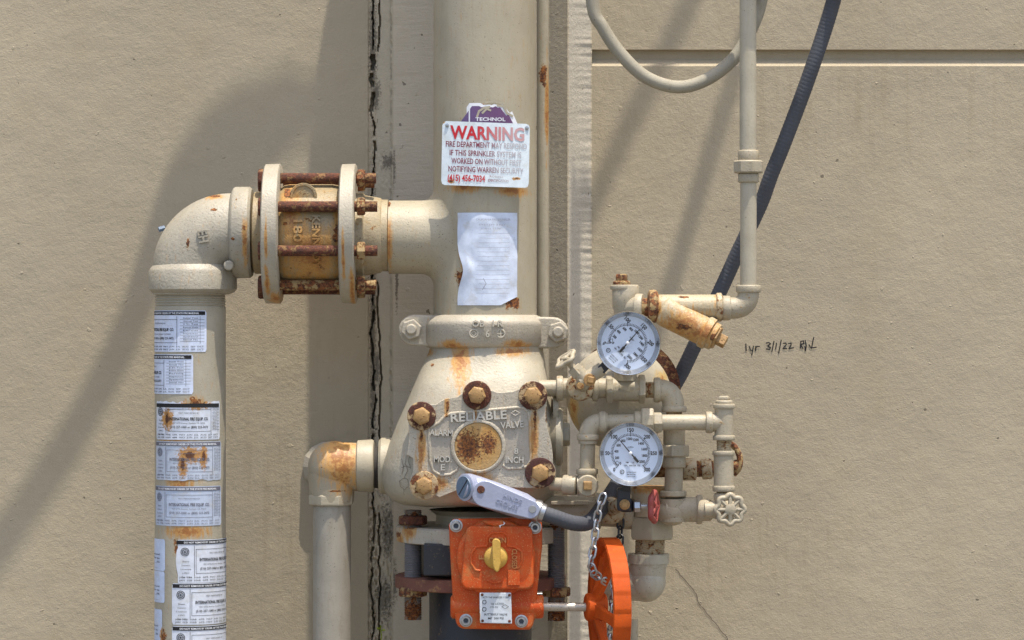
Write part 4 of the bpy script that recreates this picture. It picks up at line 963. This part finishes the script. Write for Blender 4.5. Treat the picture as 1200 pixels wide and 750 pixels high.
mb = MB(); run(mb, (845, 597, d), (826, 598, d), 9.5); collar(mb, (821, 598, d+10), (833, 598, d+6), 12.5); run(mb, (849, 578, d), (849, 608, d), 11.5); collar(mb, (849, 579, d), (849, 586, d), 12.5); mb.build('end_fitting', M['trim'], t)
t = T('angle_valve', 'small valve with scalloped round cream handwheel facing front, at the lower right end', 'valve', P(856, 616, -120))
mb = MB(); mb.lathe([(0, 12), (10, 9), (16, 5)], P(852, 597, d-6), F, 20); mb.build('bonnet', M['trim'], t)
star_wheel(t, P(855.5, 597, d-24), F+Vector((.15, 0, 0)), 15.5, 3.0, 8, M['trim'], .09, 6.5)

# ---- rusty pipe behind
t = T('rusty_pipe', 'rust-flaked cream pipe stub and small tap behind the right column', 'pipe', P(815, 560, -50))
mb = MB(); run(mb, (750, 550, -50), (850, 549, -50), 9.5); mb.build('pipe', M['rusty'], t)
mb = MB(); collar(mb, (800, 550, -50), (816, 550, -50), 13); collar(mb, (822, 550, -50), (834, 549, -50), 12); mb.build('collar', M['trim_rusty'], t)
mb = MB(); mb.tube(spline([(856, 520, -52), (862, 525, -54), (867, 536, -55), (866, 548, -55), (860, 556, -52)]), 3.6, 10); mb.sphere(P(863, 547, -52), 7, (.9, 1, 1.2)); mb.build('tap_lever', M['rusty'], t)

# ---- main drain line and angle valve
d = -45
t = T('main_drain_pipe', 'thick horizontal beige drain pipe running behind the black cable below the lower gauge', 'pipe', P(690, 618, d))
mb = MB(); run(mb, (610, 598, d), (700, 600, d), 18); mb.build('pipe', M['trim'], t)
mb = MB(); collar(mb, (697, 599, d), (704, 599, d), 21); run(mb, (703, 600, d), (742, 602, d), 16.5); collar(mb, (727, 602, d), (741, 602, d), 18); mb.build('tee', M['trim'], t)
mb = MB(); mb.box(P(668, 589, -70), 44, 14, 4); mb.build('bracket', M['trim'], t, bev=.6)
t = T('angle_drain_valve', 'stocky angle valve with rusty cap and fat elbow, right above the orange handwheel', 'valve', P(763, 704, d))
mb = MB(); mb.lathe([(0, 23), (24, 23), (30, 25), (33, 25), (35, 22)], P(763, 605, d), Z, 32); mb.build('bonnet', paint('drain_bonnet_paint', (.44, .38, .27), specks=.6, stains=[(763, 573, 34, 9, d-20)], blobs=[(745, 572, 6, 2, d-20), (793, 575, 4, 8, d-20)]), t)
mb = MB(); mb.lathe([(0, 26), (3, 27.5), (24, 27.5), (27, 25)], P(764, 632, d), Z, 6, .5); mb.build('hex_body', M['cream'], t, bev=1.5)
mb = MB(); threaded(mb, (762, 630, d), (761, 656, d), 17.5); mb.build('nipple', M['trim_rusty'], t)
mb = MB(); mb.lathe([(0, 24), (10, 24)], P(760, 660, d), Z, 40); mb.lathe([(0, 23), (14, 25), (15, 25)], P(760, 664, d), Z, 8, .3)
pts = rp([(759, 662, d), (758, 684, d), (756, 684, d+40)], 22); mb.tube(pts, 21.5, 32); mb.sphere(P(758, 682, d), 22, (1, 1, 1), 30, 18); mb.cyl(P(757, 684, d), P(700, 684, d+30), 20); mb.build('wall_elbow', paint('elbow_dark_paint', (.40, .36, .27), specks=.5, dirt=.5), t, ang=60)
t = T('wall_pipe_stub', 'small beige pipe stub on the wall behind the orange handwheel', 'pipe', P(737, 760, 60))
mb = MB(); mb.lathe([(0, 8), (400, 8)], P(740, 1120, 60), Z, 20); mb.build('pipe', M['trim'], t)

# ---- gauge cock two
t = T('gauge_valve', 'small black needle valve with faded red star handle seen edge-on, under the lower gauge', 'valve', P(735, 602, -115))
mb = MB(); mb.lathe([(0, 14), (4, 16), (8, 14), (10, 10)], P(716, 598, -62), F+Vector((.2, 0, 0)), 26); run(mb, (716, 597, -64), (729, 590, -112), 8); mb.build('rusted_socket', M['trim_rusty'], t)
mb = MB(); mb.box(P(731, 585, -118), 15, 18, 26); mb.cyl(P(729, 592, -112), P(742, 592, -118), 9, seg=6); mb.build('body', M['black'], t, bev=1.5)
mb = MB(); mb.lathe([(0, 6), (5, 6), (6, 5)], P(732, 591, -126), F, 20); mb.lathe([(4, 4.6), (8, 4.4)], P(732, 591, -127), F, 4, .6); mb.build('brass_plug', M['boltcap'], t, bev=.5)
mb = MB(); hexa(mb, (742, 593, -118), (751, 593, -118), 7, .3); run(mb, (750, 593, -118), (764, 593, -118), 3.4); mb.build('stem', M['steel'], t, bev=.4)
star_wheel(t, P(766, 594, -118), X+Vector((0, -.28, 0)), 15.5, 3.4, 5, M['redwheel'], .10, 5)

# ---- conduit fitting and flexible cable
t = T('conduit_fitting', 'grey aluminium conduit body lying aslant on top of the orange gear operator', 'fitting', P(590, 612, -150))
d = -140
A, B = P(549, 571, d), P(627, 598, d); ax = (B-A).normalized(); L = (B-A).length/S
Rm = Matrix((ax, Vector((0, 1, 0)), ax.cross(Vector((0, 1, 0)))*1)).transposed()
mb = MB(); mb.tube([A-ax*2*S, A+ax*10*S, A+ax*30*S, B-ax*14*S, B], [15.5, 16, 16, 15, 11], 28); mb.build('body', M['alu'], t, ang=50)
up = Vector((0, -1, 0)); side = up.cross(ax).normalized()
def cf(u_, v_, w_): return A+ax*u_*S+side*v_*S+up*w_*S
pl = []
for (cx, rr, a0) in ((20, 15, 90), (74, 10.5, -90)):
    for k in range(11):
        q = math.radians(a0+180*k/10); pl.append((cx+rr*math.cos(q), rr*math.sin(q)))
n_ = len(pl); mb = MB(); mb.add([cf(x, y, 12) for x, y in pl]+[cf(x, y, 18) for x, y in pl], [tuple(range(n_)), tuple(range(n_, 2*n_))]+[(i, (i+1) % n_, (i+1) % n_+n_, i+n_) for i in range(n_)])
mb.build('cover_plate', M['alu'], t, bev=1.2)
sg_ = 1 if side.z > 0 else -1
mb = MB(); text(mb, 'CROUSE', 47, 3, 26, 5, lambda x, y, w_: cf(x, -y*sg_, 17.5+w_), depth=1.0); text(mb, 'HINDS', 51, -5, 22, 4.4, lambda x, y, w_: cf(x, y*-sg_, 17.5+w_), depth=1.0); mb.build('cast_lettering', M['alu'], t)
for x, y in ((14, 3), (76, 1)):
    mb = MB(); mb.lathe([(0, 4.5), (1.2, 4)], cf(x, y, 18), up, 18); mb.build('screw', M['rust'] if x < 20 else M['steel'], t)
mb = MB(); mb.lathe([(0, 15.5), (8, 15.5), (9, 13.5), (9, 0)], P(551, 571, d-2), Vector((-.75, -.62, .02)), 32, cap=False); mb.build('end_hub', M['alu'], t)
pc = P(551, 571, d-2)+Vector((-.75, -.62, .02)).normalized()*9*S; pa, pu, pv = basis(Vector((-.75, -.62, .02)))
mb = MB(); mb.lathe([(0, 12.8), (1.2, 12.4), (1.3, 0)], pc, pa, 30, cap=False); e_ = mb.build('plug_cap', M['caphead'], t)
mb = MB(); sd = (pu*.65+pv*.76).normalized(); s2 = pa.cross(sd)
mb.add([pc+pa*1.5*S+sd*a_*11.5*S+s2*b_*.7*S for a_, b_ in ((-1, -1), (1, -1), (1, 1), (-1, 1))], [(0, 1, 2, 3)]); mb.build('slot', M['ink'], e_)
mb = MB(); mb.lathe([(0, 12), (3, 13), (8, 13), (9, 11), (14, 10.5)], B-ax*3*S, ax, 16); mb.build('gland_nut', M['steel'], t)
cab = [(632, 600, -140), (650, 606, -138), (672, 613, -130), (690, 612, -112), (703, 598, -80), (715, 580, -45), (735, 548, -10), (762, 500, 8), (793, 447, 8), (807, 420, 4), (849, 330, -8), (864, 297, -14), (891, 240, -28), (903, 207, -36), (921, 162, -42), (950, 84, -52), (977, 0, -60),
       (992, -110, -66), (1015, -260, -70), (1040, -420, -70), (1058, -600, -60), (1085, -800, -30)]
def src(x, y, ds=-150):                                   # point at depth ds lying on the sun ray that meets the wall at photo (x, y)
    w_ = P(x, y, WD); q = w_+sunv*((WD-ds)*S/-sunv.y); k = (1+ds/D)*S; return (q.x/k+600, 375-(q.z-H)/k, ds)
cab = cab[:17]+[(1004, -110, -110), (1012, -260, -150), src(728, 640), src(745, 500), src(765, 400), src(789, 327), src(820, 220), src(852, 117), src(885, 0), src(910, -90), src(935, -200), src(960, -330), src(975, -480)]  # unseen upper run, shaped to cast a slanting shadow band on the wall
sp_ = spline(cab, 40); rs = [sp_[0]]; acc = 0.0
for p, q in zip(sp_[:-1], sp_[1:]):
    L = (q-p).length; 
    while acc+L >= 1.5*S and L > 0:
        p = p.lerp(q, (1.5*S-acc)/L); rs.append(p); L = (q-p).length; acc = 0.0
    acc += L
mb = MB(); mb.tube(rs, [8.7+(.22 if i % 3 == 0 else -.08) for i in range(len(rs))], 18)
tag(mb.build('flexible_conduit', M['bluegrey']), 'dark blue-grey ribbed flexible conduit sweeping down from the top right to the grey fitting', 'conduit')
hose = [(560, -420, -60), (640, -230, -60), (680, -90, -60), (694, 0, -60), (707, 33, -60), (729, 65, -60), (758, 91, -60), (795, 102, -60), (830, 92, -58), (862, 66, -55), (883, 28, -52), (893, -4, -50), (905, -60, -48), (915, -140, -46), (925, -260, -46), (940, -420, -44), (960, -640, -30)]
hose = [(712, -2400, -60), (712, -1400, -60), (708, -700, -60), (703, -330, -60), (690, -120, -60)]+hose[3:12]+[(900, -50, -60), (908, -200, -140), src(640, 520), src(655, 400), src(678, 290), src(712, 200), src(752, 117), src(795, 30), src(830, -50), src(860, -160), src(885, -300), src(900, -480)]  # out-of-view ends routed to throw the second shadow band at upper right
mb = MB(); sp_ = spline(hose, 12); mb.tube(sp_, 7.5, 20)
tag(mb.build('looped_hose', paint('grey_hose', (.29, .26, .195), specks=.6, rough=.75, dirt=.6, bump=.3)), 'beige grey hose hanging in a loop at the top, passing behind the slim vertical pipe', 'hose')

t = T('added_shadow_hoses', 'added bundle of hoses above the view, shaped to cast the curved shadow upper left', 'hose', P(500, -1300, -150))  # unseen hoses added to lay the curved shadow on the left wall
for j in range(5):
    o_ = (j-2)
    pts = [src(-60+o_*.5, 740), src(0+o_*1, 640), src(80+o_*2, 520), src(144+o_*3, 400), src(180+o_*6, 310), src(232+o_*17, 225), src(285+o_*20, 160), src(325+o_*17, 118+abs(o_)*6), src(370+o_*6, 125), src(400, 40), src(410, -400), src(410, -700)]
    mb = MB(); mb.tube(spline(pts, 8), 8, 12); mb.build('hose', M['bluegrey'], t)

# ---- chains
def chain(label, pts, ln, wd, r, mat):
    t = T('chain', label, 'chain', P(*pts[-1])); W = [P(*p) for p in pts]; out = []; acc = 0
    seglen = [(W[i+1]-W[i]).length/S for i in range(len(W)-1)]; tot = sum(seglen); step_ = (ln-3*r); k = 0; s_ = 0
    while s_+ln*.9 < tot:
        def at(q):
            q = max(0, min(tot-.01, q)); i = 0
            while q > seglen[i]: q -= seglen[i]; i += 1
            return W[i].lerp(W[i+1], q/seglen[i])
        p, q = at(s_), at(s_+ln); ax = (q-p).normalized(); c_ = (p+q)/2
        _, u, v = basis(ax); th = (PI/2 if k % 2 else 0)+.5; sd = u*math.cos(th)+v*math.sin(th)
        h = (ln-wd)/2; lp = []
        for a_ in range(-90, 91, 18): lp.append(c_+(ax*(h+wd/2*math.cos(math.radians(a_)))+sd*wd/2*math.sin(math.radians(a_)))*S)
        for a_ in range(90, 271, 18): lp.append(c_+(ax*(-h+wd/2*math.cos(math.radians(a_)))+sd*wd/2*math.sin(math.radians(a_)))*S)
        mb = MB(); mb.tube(lp, r, 8, closed=True); mb.build('link', mat, t); s_ += step_; k += 1
chain('bright steel chain draped from the drain pipe to the orange handwheel', [(708, 578, -150), (703, 592, -150), (699, 610, -148), (697, 632, -150), (693, 655, -152), (691, 668, -152), (700, 676, -150), (713, 683, -130)], 14, 8, 1.25, M['steel'])
chain('short thin dark chain hanging just above the orange handwheel', [(727, 606, -60), (727, 622, -62), (726, 640, -66)], 14, 8, 1.2, M['black'])
chain('steel chain hanging inside the rim of the orange handwheel', [(718, 662, -90), (720, 690, -92), (716, 730, -95), (716, 770, -95)], 13, 7.5, 1.4, M['steel'])

# ---- weed in the joint
t = T('weed', 'tiny yellow-green weed sprouting from the wall joint at the bottom', 'plant', P(446, 752, 150))
mb = MB(); mb.tube(spline([(446, 752, 152), (447, 744, 148), (446, 738, 144)]), .7, 6); mb.build('stem', M['leaf'], t)
for ax_, ay in ((-5, -3), (4, -4), (-3, 2), (6, 1), (0, -6)):
    mb = MB(); V = [P(446, 738, 144), P(446+ax_*.5-1.2, 738+ay*.5+1, 141), P(446+ax_, 738+ay, 139), P(446+ax_*.5+1.2, 738+ay*.5-1.4, 142)]; mb.add(V, [(0, 1, 2, 3)]); mb.build('leaf', M['leaf'], t, smooth=False)
